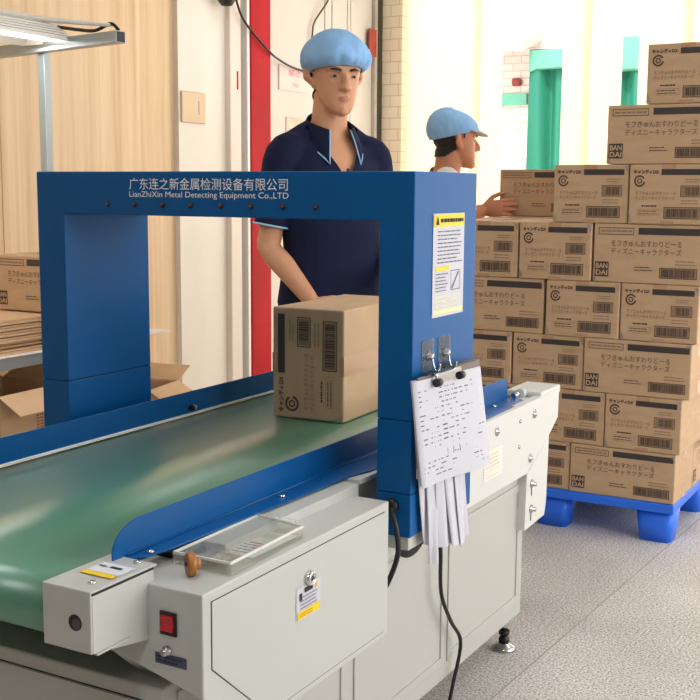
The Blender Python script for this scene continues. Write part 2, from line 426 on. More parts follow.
# ------------------------------------------------------------------ fittings on the left wall
o = thing('wall_plate', 'square beige blank plate on the white pier beside the wood panelling', 'plate', (WX+.03, 2.89, 1.73))
obj('plate', box(WX+.028, WX+.042, 2.780, 2.985, 1.655, 1.815, .006), M_socket, o)
obj('slot', box(WX+.04, WX+.0435, 2.92, 2.925, 1.70, 1.77), mat('beige_shadow_line', (176, 150, 118), .6), o)
o = thing('security_camera', 'small black round fixture at the top edge on the white pier', 'camera', (WX, 3.14, 2.34))
obj('housing', lathe([(0, -.065), (.03, -.06), (.05, -.03), (.062, .02), (.065, .12), (.06, .13), (0, .13)], (WX+.07, 3.14, 2.345), (0, 0, 1)), M_black, o)
obj('bracket', box(WX-.02, WX+.07, 3.12, 3.16, 2.42, 2.46, .005), M_black, o)
def door_y(y): return WX-.03
o = thing('door_notice', 'faded pinkish notice on the off-white door left of the first worker', 'sign', (WX-.02, 3.9, 1.97))
obj('board', box(WX-.03, WX-.022, 3.80, 4.09, 1.90, 2.045), M_signbg, o)
p = Print((WX-.022, 3.80, 1.90), (0, 1, 0), (0, 0, 1))
p.text('禁止', .10, .24, .085, .128, bold=.02); p.text('NO', .15, .21, .025, .05)
decal('red_print', p, M_signpink, o)
tag(obj('paper_patch', box(WX-.03, WX-.024, 3.88, 4.09, 1.60, 1.745), mat('torn_paper', (206, 190, 172), .7, var=((9, 9, 9), .15, 3))), 'torn brownish paper patch low on the off-white door', 'paper')
tag(obj('red_sticker', box(WX-.005, WX+.002, 4.87, 4.97, 2.2, 2.38), mat('faded_red_sticker', (172, 66, 54), .6, var=((12, 12, 12), .25, 3))), 'faded red sticker on the worn edge of the off-white door', 'sticker')
tag(obj('red_mark', box(WX+.018, WX+.0205, 3.300, 3.318, 1.86, 1.96, .001), M_red), 'small red paint smear beside the red post', 'paint mark')
pts = bez([(WX+.05, 3.20, 2.46), (WX+.05, 3.257, 2.335), (WX+.05, 3.34, 2.226), (WX+.06, 3.56, 2.095), (WX+.03, 3.72, 2.06), (WX+.0, 3.95, 2.032), (WX-.01, 4.3, 2.02)], 6)
tag(obj('wire', tube(pts, .0065, n=8), M_black), 'thin black wire drooping across the red post to behind the first worker', 'wire')
pts = bez([(WX, 4.36, 2.56), (WX+.01, 4.30, 2.47), (WX-.01, 4.185, 2.34), (WX-.01, 4.155, 2.26), (WX-.02, 4.15, 2.1)], 6)
tag(obj('wire', tube(pts, .006, n=8), mat('grey_brown_wire', (96, 76, 58), .5)), 'brownish wire hanging on the off-white door above the first worker', 'wire')

# ------------------------------------------------------------------ cartons
def carton_small():
    t = thing('carton', '-', 'carton', (0, 0, 0)); w, d, h = .288, .405, .208
    carton_body(t, w, d, h)
    p = Print((-w/2, -.0, 0), (1, 0, 0), (0, 0, 1)); S = .288/475.; X = lambda v: (v-115)*S; Z = lambda v: .208-(v-85)*(.208/345.)
    p.text('キャンディDX', X(140), X(290), Z(140), Z(115), 0); p.text('キャンディDX', X(142), X(292), Z(141), Z(116), 0, k=.3); p.text('キャンディDX', X(141), X(291), Z(138.5), Z(113.5), 0, k=.6)
    p.rect(X(308), X(562), Z(146), Z(112), 1)
    p.ring(X(178), Z(181), .0145, .0205, 0, g0=.5, g1=2*PI-.5+.35)
    p.ring(X(178), Z(181), .006, .0105, 0, n=6)
    p.text('モフきゅんおすわりどーる', X(155), X(398), Z(262), Z(240), 2); p.text('ディズニーキャラクターズ', X(155), X(390), Z(291), Z(268), 2)
    p.dashes(X(450), X(555), Z(192), Z(164), 2, 3, fill=.35, seed=5)
    p.frame(X(425), X(552), Z(272), Z(206), .0022, 0); p.rect(X(432), X(545), Z(266), Z(212), 3); p.barcode(X(455), X(535), Z(262), Z(216), 0, 2, 15, k=1)
    p.dashes(X(430), X(535), Z(318), Z(284), 2, 3, fill=.35, seed=8)
    p.dashes(X(195), X(300), Z(332), Z(318), 1, 0, fill=.6, seed=9); p.frame(X(172), X(306), Z(382), Z(344), .001, 3); p.dashes(X(178), X(300), Z(378), Z(348), 2, 0, fill=.3, seed=11)
    p.frame(X(330), X(542), Z(398), Z(330), .0026, 0); p.rect(X(337), X(535), Z(392), Z(337), 3); p.barcode(X(345), X(530), Z(388), Z(341), 0, 6, 30, k=1)
    decal('printing', p, [M_print, M_bar, M_soft, M_pane], t)
    return t
def carton_long():
    t = thing('carton', '-', 'carton', (0, 0, 0)); w, d, h = .405, .288, .208
    carton_body(t, w, d, h)
    p = Print((-w/2, 0, 0), (1, 0, 0), (0, 0, 1)); X = lambda v: v*w; Z = lambda v: h*(1-v)
    p.frame(X(.045), X(.375), Z(.185), Z(.065), .0024, 0); p.dashes(X(.065), X(.355), Z(.155), Z(.095), 1, 3, fill=.5, seed=21, ragged=0)
    p.rect(X(.415), X(.98), Z(.175), Z(.06), 1)
    p.text('モフきゅんおすわりどーる', X(.165), X(.81), Z(.385), Z(.275), 5); p.text('ディズニーキャラクターズ', X(.165), X(.81), Z(.52), Z(.41), 5)
    p.rect(X(.02), X(.15), Z(.905), Z(.65), 1)
    p.text('BAN', X(.03), X(.14), Z(.765), Z(.675), 4, k=1, bold=.03); p.text('DAI', X(.03), X(.14), Z(.88), Z(.79), 4, k=1, bold=.03)
    p.dashes(X(.39), X(.58), Z(.80), Z(.70), 2, 0, fill=.3, seed=23)
    p.dashes(X(.76), X(.95), Z(.69), Z(.58), 2, 3, fill=.35, seed=25)
    p.frame(X(.62), X(.955), Z(.90), Z(.72), .0026, 0); p.rect(X(.63), X(.945), Z(.885), Z(.735), 3); p.barcode(X(.64), X(.935), Z(.875), Z(.745), 0, 16, 34, k=1)
    decal('printing', p, [M_print, M_bar, M_soft, M_pane, M_kraft, mat('mid_brown_print', (112, 84, 62), .65)], t)
    return t
def carton_body(t, w, d, h):
    b = bmesh.new(); bmesh.ops.create_cube(b, size=1)
    for v in b.verts: v.co = Vector((v.co.x*w, (v.co.y+.5)*d, (v.co.z+.5)*h))
    bmesh.ops.bevel(b, geom=b.edges[:], offset=.0045, segments=2, profile=.5, affect='EDGES')
    # slot between the top flaps and the bottom flaps runs along the long side
    obj('box_body', b, M_kraft, t)
    b = bmesh.new()
    if w > d:
        for z0, z1 in ((-.0004, .0008), (h-.0008, h+.0004)): add_box(b, -w/2-.0006, w/2+.0006, d/2-.025, d/2+.025, z0, z1)
        for s_ in (-1, 1):
            for z0, z1 in ((0, .055), (h-.055, h)): add_box(b, min(s_*w/2, s_*(w/2+.0006)), max(s_*w/2, s_*(w/2+.0006)), d/2-.025, d/2+.025, z0, z1)
    else:
        for z0, z1 in ((-.0004, .0008), (h-.0008, h+.0004)): add_box(b, -.025, .025, -.0006, d+.0006, z0, z1)
        for y0, y1 in ((-.0006, 0), (d, d+.0006)):
            for z0, z1 in ((0, .012), (h-.02, h)): add_box(b, -.025, .025, y0, y1, z0, z1)
    obj('packing_tape', b, M_tape, t)
    # torn clear tape ends stuck round two corners
    b = bmesh.new()
    for (sx, zz, dz, dx) in ((1, h, -.035, .02), (-1, 0, .04, .018)):
        x = sx*w/2
        a = [b.verts.new(q) for q in ((x, -.0012, zz+dz*.1), (x-sx*dx, -.0012, zz+dz*.15), (x-sx*dx*.35, -.0014, zz+dz*.8), (x, -.0012, zz+dz))]
        b.faces.new(a)
    obj('clear_tape', b, M_film, t)

SM, LG = carton_small(), carton_long()
used = set()
def carton(kind, x0, y, z, label, h=.208, rotz=0., group='printed cartons stacked on the blue pallet', tilt=None):
    """x0: left end of the printed face, y: its plane"""
    pr = SM if kind == 's' else LG; w = .288 if kind == 's' else .405
    o = pr if kind not in used else dup(pr); used.add(kind)
    o.rotation_euler = (0, 0, rotz); o.scale = (1, 1, h/.208)
    o.location = (x0+w/2*math.cos(rotz), y+w/2*math.sin(rotz), z)
    o['label'] = label; o['category'] = 'carton'; o['group'] = group
    if tilt: o.rotation_euler = tilt[0]; o.location = tilt[1]; o.scale = (1, 1, 1)
    return o
Z = {8: .158, 7: .350, 6: .559, 5: .7665, 4: .981, 3: 1.2013, 2: 1.4187, 1: 1.6335, 0: 1.846}
H = {k: Z[k-1]-Z[k]-.0015 for k in range(1, 9)}
FY = 2.19
front = [
 (1, 's', -.15, .004, 'small-faced carton alone on the very top of the pallet pile'),
 (2, 'l', -.288, .0, 'long-faced carton under the topmost carton, second course from the top'),
 (3, 's', -.489, .002, 'small-faced carton directly right of the carton the second worker holds'),
 (3, 's', -.197, -.004, 'small-faced carton at the right end of the third course from the top'),
 (4, 's', -.915, .0, 'small-faced carton beside the blue gate, below the second worker\'s hand'),
 (4, 's', -.620, -.003, 'small-faced carton in the middle of the fourth course from the top'),
 (4, 'l', -.325, .003, 'long-faced carton at the right end of the fourth course from the top'),
 (5, 'l', -.921, .003, 'long-faced carton beside the blue gate, fifth course from the top'),
 (5, 's', -.505, -.002, 'small-faced carton in the middle of the fifth course from the top'),
 (5, 's', -.213, .002, 'small-faced carton at the right end of the fifth course from the top'),
 (6, 's', -.932, .0, 'small-faced carton behind the blue side guard, sixth course from the top'),
 (6, 's', -.637, .003, 'small-faced carton in the middle of the sixth course, above the conveyor end'),
 (6, 'l', -.346, -.003, 'long-faced carton at the right end of the sixth course from the top'),
 (7, 's', -.546, .0, 'small-faced carton beside the white conveyor end, second course from the pallet'),
 (7, 's', -.255, -.003, 'small-faced carton at the right end of the second course from the pallet'),
 (8, 's', -.677, .003, 'small-faced carton on the blue pallet half hidden by the conveyor end'),
 (8, 'l', -.386, -.002, 'long-faced carton at the right end of the bottom course on the blue pallet'),
]
for r, k, x0, dy, lb in front:
    carton(k, x0, FY+dy, Z[r], lb, H[r])
carton('l', -.955, FY, Z[7], 'long-faced carton hidden behind the conveyor, second course from the pallet', H[7])
carton('s', -.968, FY, Z[8], 'small-faced carton hidden behind the conveyor on the blue pallet', H[8])
# cartons behind the front ones on the right flank, printed face turned outwards
names = {3: 'third course from the top', 4: 'fourth course from the top', 5: 'fifth course from the top', 6: 'sixth course from the top', 7: 'second course from the pallet', 8: 'bottom course on the pallet'}
ends = {3: .091, 4: .08, 5: .075, 6: .059, 7: .033, 8: .019}
for r in (8, 7, 6, 5, 4, 3):
    y = FY+(.292 if r in (4, 6, 8) else .409); seq = 'll' if r in (4, 6, 8) else 'sl'
    for j, k in enumerate(seq):
        o = carton(k, 0, 0, Z[r], 'sideways carton on the right flank, %s, %s' % (names[r], ('nearer one', 'farther one')[j]), H[r])
        w, d = (.288, .405) if k == 's' else (.405, .288)
        o.rotation_euler = (0, 0, PI/2); o.location = (ends[r]-.002*j, y+w/2, Z[r]); y += w+.004
# back left columns under the carton that the second worker holds
for r in (8, 7, 6, 5, 4):
    for j, yy in enumerate((2.63, 2.945)):
        carton('l', -.985-.006*(r % 2), yy, Z[r], 'carton at the back left of the pile, below the carton the second worker holds', H[r])
carton('l', -1.018, 2.955, Z[3], 'carton set back on the pile that the second worker is holding', .2125)
# carton on the belt: lies on its side, the printed front still towards the camera
o = carton('s', 0, 0, 0, 'taped carton standing on end on the green belt inside the blue gate', group='cartons being checked')
o.rotation_euler = (Matrix.Rotation(math.radians(2.5), 3, 'Z') @ Matrix.Rotation(-PI/2, 3, 'Y')).to_euler()
o.location = (-.4145, .452, .7325+.144); o.scale = (1, 1, 1)
# printed carton on the flattened stack
o = carton('l', -2.385, 1.17, .848, 'carton on top of the flattened cardboard on the workbench', .212, group='cartons on the workbench')

# ------------------------------------------------------------------ blue pallet
pal = thing('pallet', 'blue plastic pallet under the carton pile', 'pallet', (-.5, 2.8, 0))
b = box(-1.0, .022, 2.178, 3.32, .122, .158, .006)
obj('deck', b, M_pallet, pal)
def foot(cx, cy, nm='foot'):
    b = bmesh.new(); w0, w1, d0, d1 = .075, .062, .07, .058
    n = 24; lo, hi = [], []
    for k in range(n):
        a = 2*PI*k/n; e = .45
        c, s_ = math.copysign(abs(math.cos(a))**e, math.cos(a)), math.copysign(abs(math.sin(a))**e, math.sin(a))
        lo.append((cx+w1*c, cy+d1*s_, 0)); hi.append((cx+w0*c, cy+d0*s_, .123))
    L = [b.verts.new(q) for q in lo]; Hh = [b.verts.new(q) for q in hi]
    b.faces.new(L[::-1]); b.faces.new(Hh)
    for k in range(n):
        f = b.faces.new((L[k], L[(k+1) % n], Hh[(k+1) % n], Hh[k])); f.smooth = True
    obj(nm, b, M_pallet, pal)
for cx in (-.06, -.47, -.92):
    for cy in (2.265, 2.75, 3.24): foot(cx+.005, cy)

# ------------------------------------------------------------------ workbench by the wood panelling
wb = thing('workbench', 'grey steel tube workbench with tall post along the wood panelling', 'workbench', (-2.35, 1.0, 0))
obj('bench_top', box(-2.72, -2.065, -.4, 1.84, .7105, .7165, .002), mat('white_bench_board', (240, 234, 226), .45), wb)
b = box(-2.115, -2.08, -.4, 1.72, .665, .708, .002); obj('front_rail', b, M_galv, wb)
b = box(-2.72, -2.68, -.4, 1.72, .665, .708, .002); obj('rear_rail', b, M_galv, wb)
obj('end_rail', box(-2.68, -2.115, 1.68, 1.72, .665, .708, .002), M_galv, wb)
for (x, y) in ((-2.115, -.38), (-2.72, -.38), (-2.72, 1.25), (-2.115, 1.25)):
    obj('leg', box(x, x+.04, y, y+.04, 0, .666, .002), M_galv, wb)
obj('post', box(-2.079, -2.047, 1.118, 1.15, .0, 1.80, .002), M_galv, wb)
b = tube([(-2.64, 1.232, 1.82), (-1.61, 1.024, 1.82)], .001, n=4)
b.free(); b = bmesh.new()
t = box(-.53, .53, -.02, .02, -.02, .02, .002)
merge(b, t, 0, Matrix.Translation((-2.125, 1.127, 1.82)) @ Matrix.Rotation(math.atan2(1.024-1.232, 1.03), 4, 'Z'))
cb = obj('cross_bar', b, M_galv, wb)
b = bmesh.new(); t = box(.53, .531, -.017, .017, -.017, .017)
merge(b, t, 0, Matrix.Translation((-2.125, 1.127, 1.82)) @ Matrix.Rotation(math.atan2(1.024-1.232, 1.03), 4, 'Z'))
obj('end_cap', b, M_black, cb)
obj('lower_shelf', box(-2.72, -2.08, -.4, 1.30, .36, .376), M_galv, wb)
b = bmesh.new()
for yy in (-.37, 1.26): add_box(b, -2.70, -2.08, yy, yy+.02, .33, .36)
obj('shelf_rail', b, M_galv, wb)
lamp = thing('fluorescent_lamp', 'fluorescent work lamp with white reflector on the bench post', 'lamp', (-2.0, .6, 1.82))
b = prism([(-2.12, 1.825), (-2.12, 1.832), (-2.03, 1.892), (-1.96, 1.892), (-1.87, 1.832), (-1.87, 1.825), (-1.96, 1.88), (-2.03, 1.88)], 'y', -.1, 1.085)
obj('reflector', b, M_white, lamp)
b = prism([(-2.12, 1.825), (-2.03, 1.892), (-1.96, 1.892), (-1.87, 1.825)], 'y', 1.085, 1.09); obj('end_plate', b, M_white, lamp)
obj('tube', tube([(-1.995, -.08, 1.846), (-1.995, 1.07, 1.846)], .014, n=14), M_tube, lamp)
b = bmesh.new()
for i in range(5):
    xx = -1.885-.016*i; zz = 1.843+.011*i; add_box(b, xx-.0012, xx+.0012, -.1, 1.083, zz, zz+.0015)
obj('ridges', b, mat('reflector_line', (176, 168, 160), .6), lamp)
pts = bez([(-1.97, 1.095, 1.885), (-1.90, 1.085, 1.873), (-1.83, 1.072, 1.862), (-1.74, 1.05, 1.852), (-1.66, 1.036, 1.868), (-1.62, 1.028, 1.845)], 5)
tag(obj('lamp_cable', tube(pts, .006, n=8), M_black), 'black lamp cable strapped along the top of the cross bar', 'cable')
o = tag(obj('conduit', tube([(-1.995, .3, 1.903), (-1.96, 1.05, 1.901), (-1.655, 1.030, 1.862)], [.010, .010, .006], n=10), M_wallw), 'pale cable conduit above the lamp reaching to the bar end', 'conduit')
# flattened cartons: each folded blank is a sheet
rn = random.Random(2)
for i in range(6):
    z0 = .717+i*.0216; dx = rn.uniform(-.012, .012); dy = rn.uniform(-.03, .03)
    b = bmesh.new()
    add_box(b, -2.70, -2.098+dx, .35+dy, 1.52+dy, z0, z0+.008, .001); add_box(b, -2.69, -2.106+dx, .36+dy, 1.51+dy, z0+.009, z0+.0175, .001)
    tag(obj('flattened_carton', b, M_kraft2), ['lowest folded carton blank of the flat stack on the workbench', 'second folded carton blank from the bench top', 'third folded carton blank from the bench top', 'third folded carton blank from the top of the flat stack', 'second folded carton blank from the top of the flat stack', 'topmost folded carton blank of the flat stack, under the carton'][i], 'cardboard', 'flattened cartons on the workbench')
# open cartons below the bench
def open_carton(loc, w, d, h, rot, label, lean=0., printed=False):
    t = thing('open_carton', label, 'carton', loc, 'open cartons under the workbench'); t.rotation_euler = (lean, 0, rot)
    b = bmesh.new(); e = .006
    add_box(b, -w/2, w/2, -d/2, d/2, 0, e); add_box(b, -w/2, w/2, -d/2, -d/2+e, 0, h); add_box(b, -w/2, w/2, d/2-e, d/2, 0, h)
    add_box(b, -w/2, -w/2+e, -d/2, d/2, 0, h); add_box(b, w/2-e, w/2, -d/2, d/2, 0, h)
    obj('box_body', b, M_kraft2, t, world=False)
    def flap(p0, p1, out, ln, dz):
        b = bmesh.new(); p0, p1, out = Vector(p0), Vector(p1), Vector(out)
        q = [p0, p1, p1+out*ln+Vector((0, 0, dz)), p0+out*ln+Vector((0, 0, dz))]
        lo = [b.verts.new(v) for v in q]; hi = [b.verts.new(v+Vector((0, 0, .005))) for v in q]
        b.faces.new(lo); b.faces.new(hi)
        for k in range(4): b.faces.new((lo[k], lo[(k+1) % 4], hi[(k+1) % 4], hi[k]))
        return obj('flap', b, M_kraft2, t, world=False)
    flap((-w/2, -d/2, h), (w/2, -d/2, h), (0, -1, 0), .09, -.03)
    flap((-w/2, d/2, h), (w/2, d/2, h), (0, 1, 0), .12, .05)
    flap((w/2, -d/2, h), (w/2, d/2, h), (1, 0, 0), .10, -.06)
    flap((-w/2, -d/2, h), (-w/2, d/2, h), (-1, 0, 0), .10, .06)
    if printed:
        p = Print((w/2, -d/2, 0), (0, 1, 0), (0, 0, 1)); p.frame(d*.15, d*.6, h*.2, h*.6, .004); p.dashes(d*.2, d*.55, h*.25, h*.55, 4, 0, fill=.5, seed=4); p.ring(d*.3, h*.8, .015, .022)
        decal('printing', p, M_print, t, world=False)
    return t
oc = open_carton((-2.20, 1.0, .378), .30, .34, .20, .05, 'open carton with raised flaps under the left end of the workbench')
p = Print((.15, -.17, 0), (0, 1, 0), (0, 0, 1))
for k in range(3): p.dashes(.19+.022*k, .205+.022*k, .03, .17, 12, 0, fill=.5, seed=30+k, ragged=0)
decal('printing', p, M_soft, oc, world=False)
open_carton((-2.22, 1.80, 0), .26, .28, .47, .2, 'tall open carton with printed flaps beside the right end of the workbench', 0, True)
# ------------------------------------------------------------------ metal detector conveyor
D = .306
mc = thing('metal_detector_conveyor', 'grey conveyor with green belt running through a blue detector gate', 'metal detector', (-.5, .2, 0))
base = obj('base_cabinet', box(-.87, -.13, -.64, 1.0, .106, .518, .004), M_base, mc)
# framed panels on the operator side
b = bmesh.new()
def side_panel(y0, y1, z0, z1):
    e = .022
    b = bmesh.new()
    add_box(b, -.1315, -.126, y0, y1, z1-e, z1, .0015); add_box(b, -.1315, -.126, y0, y1, z0, z0+e, .0015)
    add_box(b, -.1315, -.126, y0, y0+e, z0+e, z1-e, .0015); add_box(b, -.1315, -.126, y1-e, y1, z0+e, z1-e, .0015)
    obj('side_panel', b, M_base, base)
side_panel(-.60, -.035, .15, .50); side_panel(.0, .462, .15, .50); side_panel(.480, .97, .15, .50)
b = bmesh.new(); add_box(b, -.865, -.135, -.6412, -.6395, .4908, .4922); obj('front_seam', b, M_darkgrey, base)
b = bmesh.new(); add_box(b, -.862, -.138, -.6435, -.6395, .15, .4895, .001); obj('end_panel', b, M_base, base)
for (x, y) in ((-.165, .965), (-.835, .965), (-.165, -.60), (-.835, -.60)):
    ft = obj('levelling_foot', lathe([(.036, 0), (.036, .005), (.030, .012), (.014, .020), (.010, .024), (0, .024)], (x, y, 0), (0, 0, 1)), M_steel, mc)
    obj('nut', lathe([(.017, .022), (.017, .034), (.012, .036), (.012, .044), (.017, .046), (.017, .056)], (x, y, 0), (0, 0, 1), 6), M_black, ft)
    obj('stem', lathe([(.010, .05), (.010, .112)], (x, y, 0), (0, 0, 1), 14), M_chrome, ft)
# dark bed between base and belt
obj('bed', box(-.86, -.14, -.56, 1.10, .519, .718), M_darkgrey, mc)
# belt loop
yA, yB, r, zt = -.758, 1.15, .047, .73
loop = [(yA, zt)]
loop = [(yA+(yB-yA)*k/30, zt) for k in range(31)]
loop += [(yB+r*math.sin(a), zt-r+r*math.cos(a)) for a in [PI*k/14 for k in range(1, 15)]]
loop += [(yA+(yB-yA)*(1-k/10), zt-2*r) for k in range(1, 11)]
loop += [(yA-r*math.sin(a), zt-r-r*math.cos(a)) for a in [PI*k/14 for k in range(1, 14)]]
b = bmesh.new(); x0, x1 = -.812, -.205
A = [b.verts.new((x0, y, z)) for y, z in loop]; B = [b.verts.new((x1, y, z)) for y, z in loop]; n = len(loop)
cy = (yA+yB)/2; czz = zt-r
def inn(y, z):
    yc = min(max(y, yA), yB); d = Vector((y-yc, z-czz)); d = d*(1-.003/d.length); return yc+d.x, czz+d.y
A2 = [b.verts.new((x0, *inn(y, z))) for y, z in loop]; B2 = [b.verts.new((x1, *inn(y, z))) for y, z in loop]
for k in range(n):
    q = (k+1) % n
    for quad in ((A[k], A[q], B[q], B[k]), (A2[k], B2[k], B2[q], A2[q]), (A[k], A2[k], A2[q], A[q]), (B[k], B[q], B2[q], B2[k])):
        f = b.faces.new(quad); f.smooth = True
obj('belt', b, M_belt, mc)
for yy in (yA, yB):
    obj('roller', lathe([(r-.004, 0), (r-.004, .61)], (-.815, yy, zt-r), (1, 0, 0), 28), M_steel, mc)
# side guards
def guard_prof(side):
    return None
b = bmesh.new()
yo, ye, zl, zh, R = -.682, 1.0, .7325, .793, .046
arc = [(yo+.075-.075*math.cos(a), zh-R+R*math.sin(a)) for a in [PI/2*k/8 for k in range(9)]]
arc2 = [(ye-.02+.02*math.sin(a), zh-.02+.02*math.cos(a)) for a in [PI/2*k/6 for k in range(7)]]
add_prism(b, [(yo, zl)]+arc+arc2+[(ye, zl)], 'x', -.192, -.1885, .001, 1)
add_prism(b, [(-.192, -.655), (-.192, ye), (-.150, ye), (-.118, ye-.03), (-.118, .05), (-.135, -.03), (-.152, -.575), (-.160, -.63), (-.175, -.65)], 'z', .7325, .7355, .0008, 1)
g1 = obj('side_guard', b, M_blue2, mc)
for yy in (-.615, -.22, .3, .85):
    obj('bolt', lathe([(.007, 0), (.007, .003), (.004, .005), (0, .0055)], (-.168, yy, .7355), (0, 0, 1), 12), M_chrome, g1)
b = bmesh.new(); add_box(b, -.8175, -.814, -.70, 1.18, .733, .795, .001); add_box(b, -.86, -.8175, -.70, 1.18, .7335, .7365)
g2 = obj('side_guard', b, M_blue2, mc)
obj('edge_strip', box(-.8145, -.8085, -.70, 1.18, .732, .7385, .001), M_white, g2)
obj('fold', tube([(-.1885, -.65, .7365), (-.1885, .99, .7365)], .003, n=8), M_blue2, g1)
obj('sensor', lathe([(.007, 0), (.007, .012), (.005, .014), (0, .014)], (-.814, .34, .752), (1, 0, 0), 14), M_black, g2)
obj('sensor_cap', lathe([(.006, 0), (.0055, .008), (0, .009)], (-.812, .352, .752), (1, 0, 0), 14), mat('pale_lens', (176, 190, 220), .3), g2)
# long side plates of the bed
M_pale = mat('pale_powder_coat', (214, 212, 207), .45)
plate = [(.31, .535), (.31, .731), (1.203, .738), (1.199, .653), (1.127, .612), (.953, .533)]
b = prism(plate, 'x', -.132, -.104, .0015, 1)
sp = obj('side_plate', b, M_pale, mc)
obj('side_plate', prism(plate, 'x', -.896, -.868, .0015, 1), M_grey, mc)
obj('top_strip', box(-.188, -.106, -.02, 1.05, .722, .7322, .001), M_pale, mc)
ep = obj('end_plate', prism([(.953, .530), (1.127, .610), (1.119, .417), (1.106, .375), (.945, .368)], 'x', -.134, -.1045, .0012, 1), M_pale, mc)
for (y, z) in ((.716, .698), (.995, .697), (.971, .574)):
    q = obj('screw', lathe([(.013, 0), (.013, .002), (.006, .003), (.006, .007), (0, .008)], (-.104, y, z), (1, 0, 0), 12), M_steel, sp)
for (y, z) in ((.884, .695), (.881, .624)):
    obj('rivet', lathe([(.006, 0), (.005, .003), (0, .004)], (-.104, y, z), (1, 0, 0), 10), M_steel, sp)
for (y, z) in ((.991, .496), (.991, .422)):
    q = obj('adjuster_screw', lathe([(.013, 0), (.013, .003), (.007, .004), (.007, .014), (0, .015)], (-.1045, y, z), (1, 0, 0), 12), M_steel, ep)
    obj('slot', box(-.105, -.1035, y-.003, y+.003, z-.035, z-.01), M_darkgrey, q)
p = Print((-.104, .634, .578), (0, 1, 0), (0, 0, 1)); p.rect(0, .122, 0, .078, 0); p.dashes(.012, .11, .03, .07, 4, 1, k=1, fill=.3, seed=40); p.frame(.012, .1, .008, .025, .0015, 1, k=1)
decal('info_label', p, [mat('cream_label', (238, 228, 214), .6), mat('label_brown', (206, 188, 170), .6)], sp)
# bearing cover at the far end
fc = obj('end_cover', box(-.215, -.108, 1.06, 1.225, .725, .748, .004), M_pale, mc)
obj('tension_bolt', tube([(-.17, 1.0, .742), (-.17, 1.08, .742)], .008, n=10), M_steel, fc)
obj('tension_nut', tube([(-.165, 1.035, .742), (-.165, 1.062, .742)], .015, n=8), mat('dull_nut', (196, 200, 196), .4), fc)
# bearing cover at the near end, folded sheet box
b = bmesh.new()
add_box(b, -.217, -.122, -.808, -.655, .733, .7365, .001); add_box(b, -.217, -.122, -.8085, -.8045, .640, .7355, .0018)
add_box(b, -.217, -.214, -.8045, -.655, .64, .733)
nc = obj('near_end_cover', b, M_grey, mc)
obj('near_side_plate', prism([(-.8035, .640), (-.8035, .728), (-.66, .728), (-.66, .615)], 'x', -.127, -.123, .001, 1), M_grey, nc)
obj('fold_lip', box(-.125, -.1175, -.80, -.725, .637, .640, .001), M_grey, nc)
obj('cover_gap', box(-.2, -.124, -.80, -.66, .642, .7325), M_darkgrey, nc)
hl = obj('bearing_hole', lathe([(.0125, -.001), (.0125, .0012), (0, .0012)], (-.152, -.8085, .685), (0, -1, 0), 24), M_darkgrey, nc)
obj('shaft_end', lathe([(.008, 0), (.008, .002), (.004, .002), (0, .001)], (-.149, -.809, .6835), (0, -1, 0), 16), mat('dull_shaft', (92, 92, 92), .4, .6), hl)
p = Print((-.217, -.808, .7365), (1, 0, 0), (0, 1, 0))
p.rect(.02, .085, .075, .115, 0); p.rect(.02, .085, .058, .072, 1, k=1); p.rect(.048, .07, .096, .103, 2, k=1); p.dashes(.025, .04, .094, .104, 1, 2, k=1, fill=.5)
decal('warning_label', p, [mat('label_white', (226, 228, 236), .5), M_yellow, M_inkd], nc)
for (x, y) in ((-.148, -.775), (-.150, -.668)):
    obj('screw', lathe([(.007, 0), (.006, .003), (.003, .004), (0, .004)], (x, y, .7365), (0, 0, 1), 12), M_chrome, nc)
# control cabinet
C0, C1 = -.6766, -.0603
b = bmesh.new(); bm2 = bmesh.new()
out = [(C0, .710), (C1, .710), (C1, .432), (-.50, .432), (C0, .541)]
inn_ = [(C0, .710), (C1, .710), (C1, .432), (-.50, .432), (C0, .592)]
V0 = [bm2.verts.new((-.0175, y, z)) for y, z in out]; V1 = [bm2.verts.new((-.22, y, z)) for y, z in inn_]
bm2.faces.new(V0); bm2.faces.new(V1)
for k in range(5): bm2.faces.new((V0[k], V0[(k+1) % 5], V1[(k+1) % 5], V1[k]))
bmesh.ops.recalc_face_normals(bm2, faces=bm2.faces[:]); bmesh.ops.bevel(bm2, geom=bm2.edges[:], offset=.0025, segments=2, profile=.5, affect='EDGES')
cbx = obj('control_cabinet', bm2, M_grey, mc)
dr = [(-.6535, .692), (-.0815, .692), (-.0815, .446), (-.497, .446), (-.6535, .583)]
obj('door_gap', prism([(-.6555, .6935), (-.0800, .6935), (-.0800, .4445), (-.4975, .4445), (-.6555, .5825)], 'x', -.0176, -.0171), M_darkgrey, cbx)
dd = obj('cabinet_door', prism(dr, 'x', -.0176, -.0160, .0006, 1), M_grey, cbx)
lk = obj('key_lock', lathe([(.014, 0), (.014, .004), (.0115, .009), (.0085, .010), (.0085, .007), (0, .007)], (-.016, -.368, .645), (1, 0, 0), 24), M_chrome, dd)
obj('keyhole', lathe([(.005, 0), (.005, .0008), (0, .0008)], (-.0088, -.368, .645), (1, 0, 0), 14), M_black, lk)
p = Print((-.016, -.411, .576), (0, 1, 0), (0, 0, 1))
p.rect(0, .082, 0, .060, 0); p.rect(.004, .078, .003, .0165, 1, k=1); p.rect(.026, .054, .047, .056, 2, k=1); p.dashes(.012, .072, .018, .044, 4, 3, k=1, fill=.28, seed=51); p.dashes(.008, .07, .005, .014, 2, 4, k=2, fill=.35, seed=52); p.rect(.01, .018, .036, .049, 2, k=1)
p.poly([(.062, .046), (.072, .046), (.067, .056)], 1, k=1)
decal('warning_label', p, [M_paper, M_yellow, M_inkd, M_ink, mat('amber_ink', (190, 140, 10), .6)], dd)
sw = obj('power_switch', box(-.098, -.066, C0-.004, C0, .634, .672, .001), M_black, cbx)
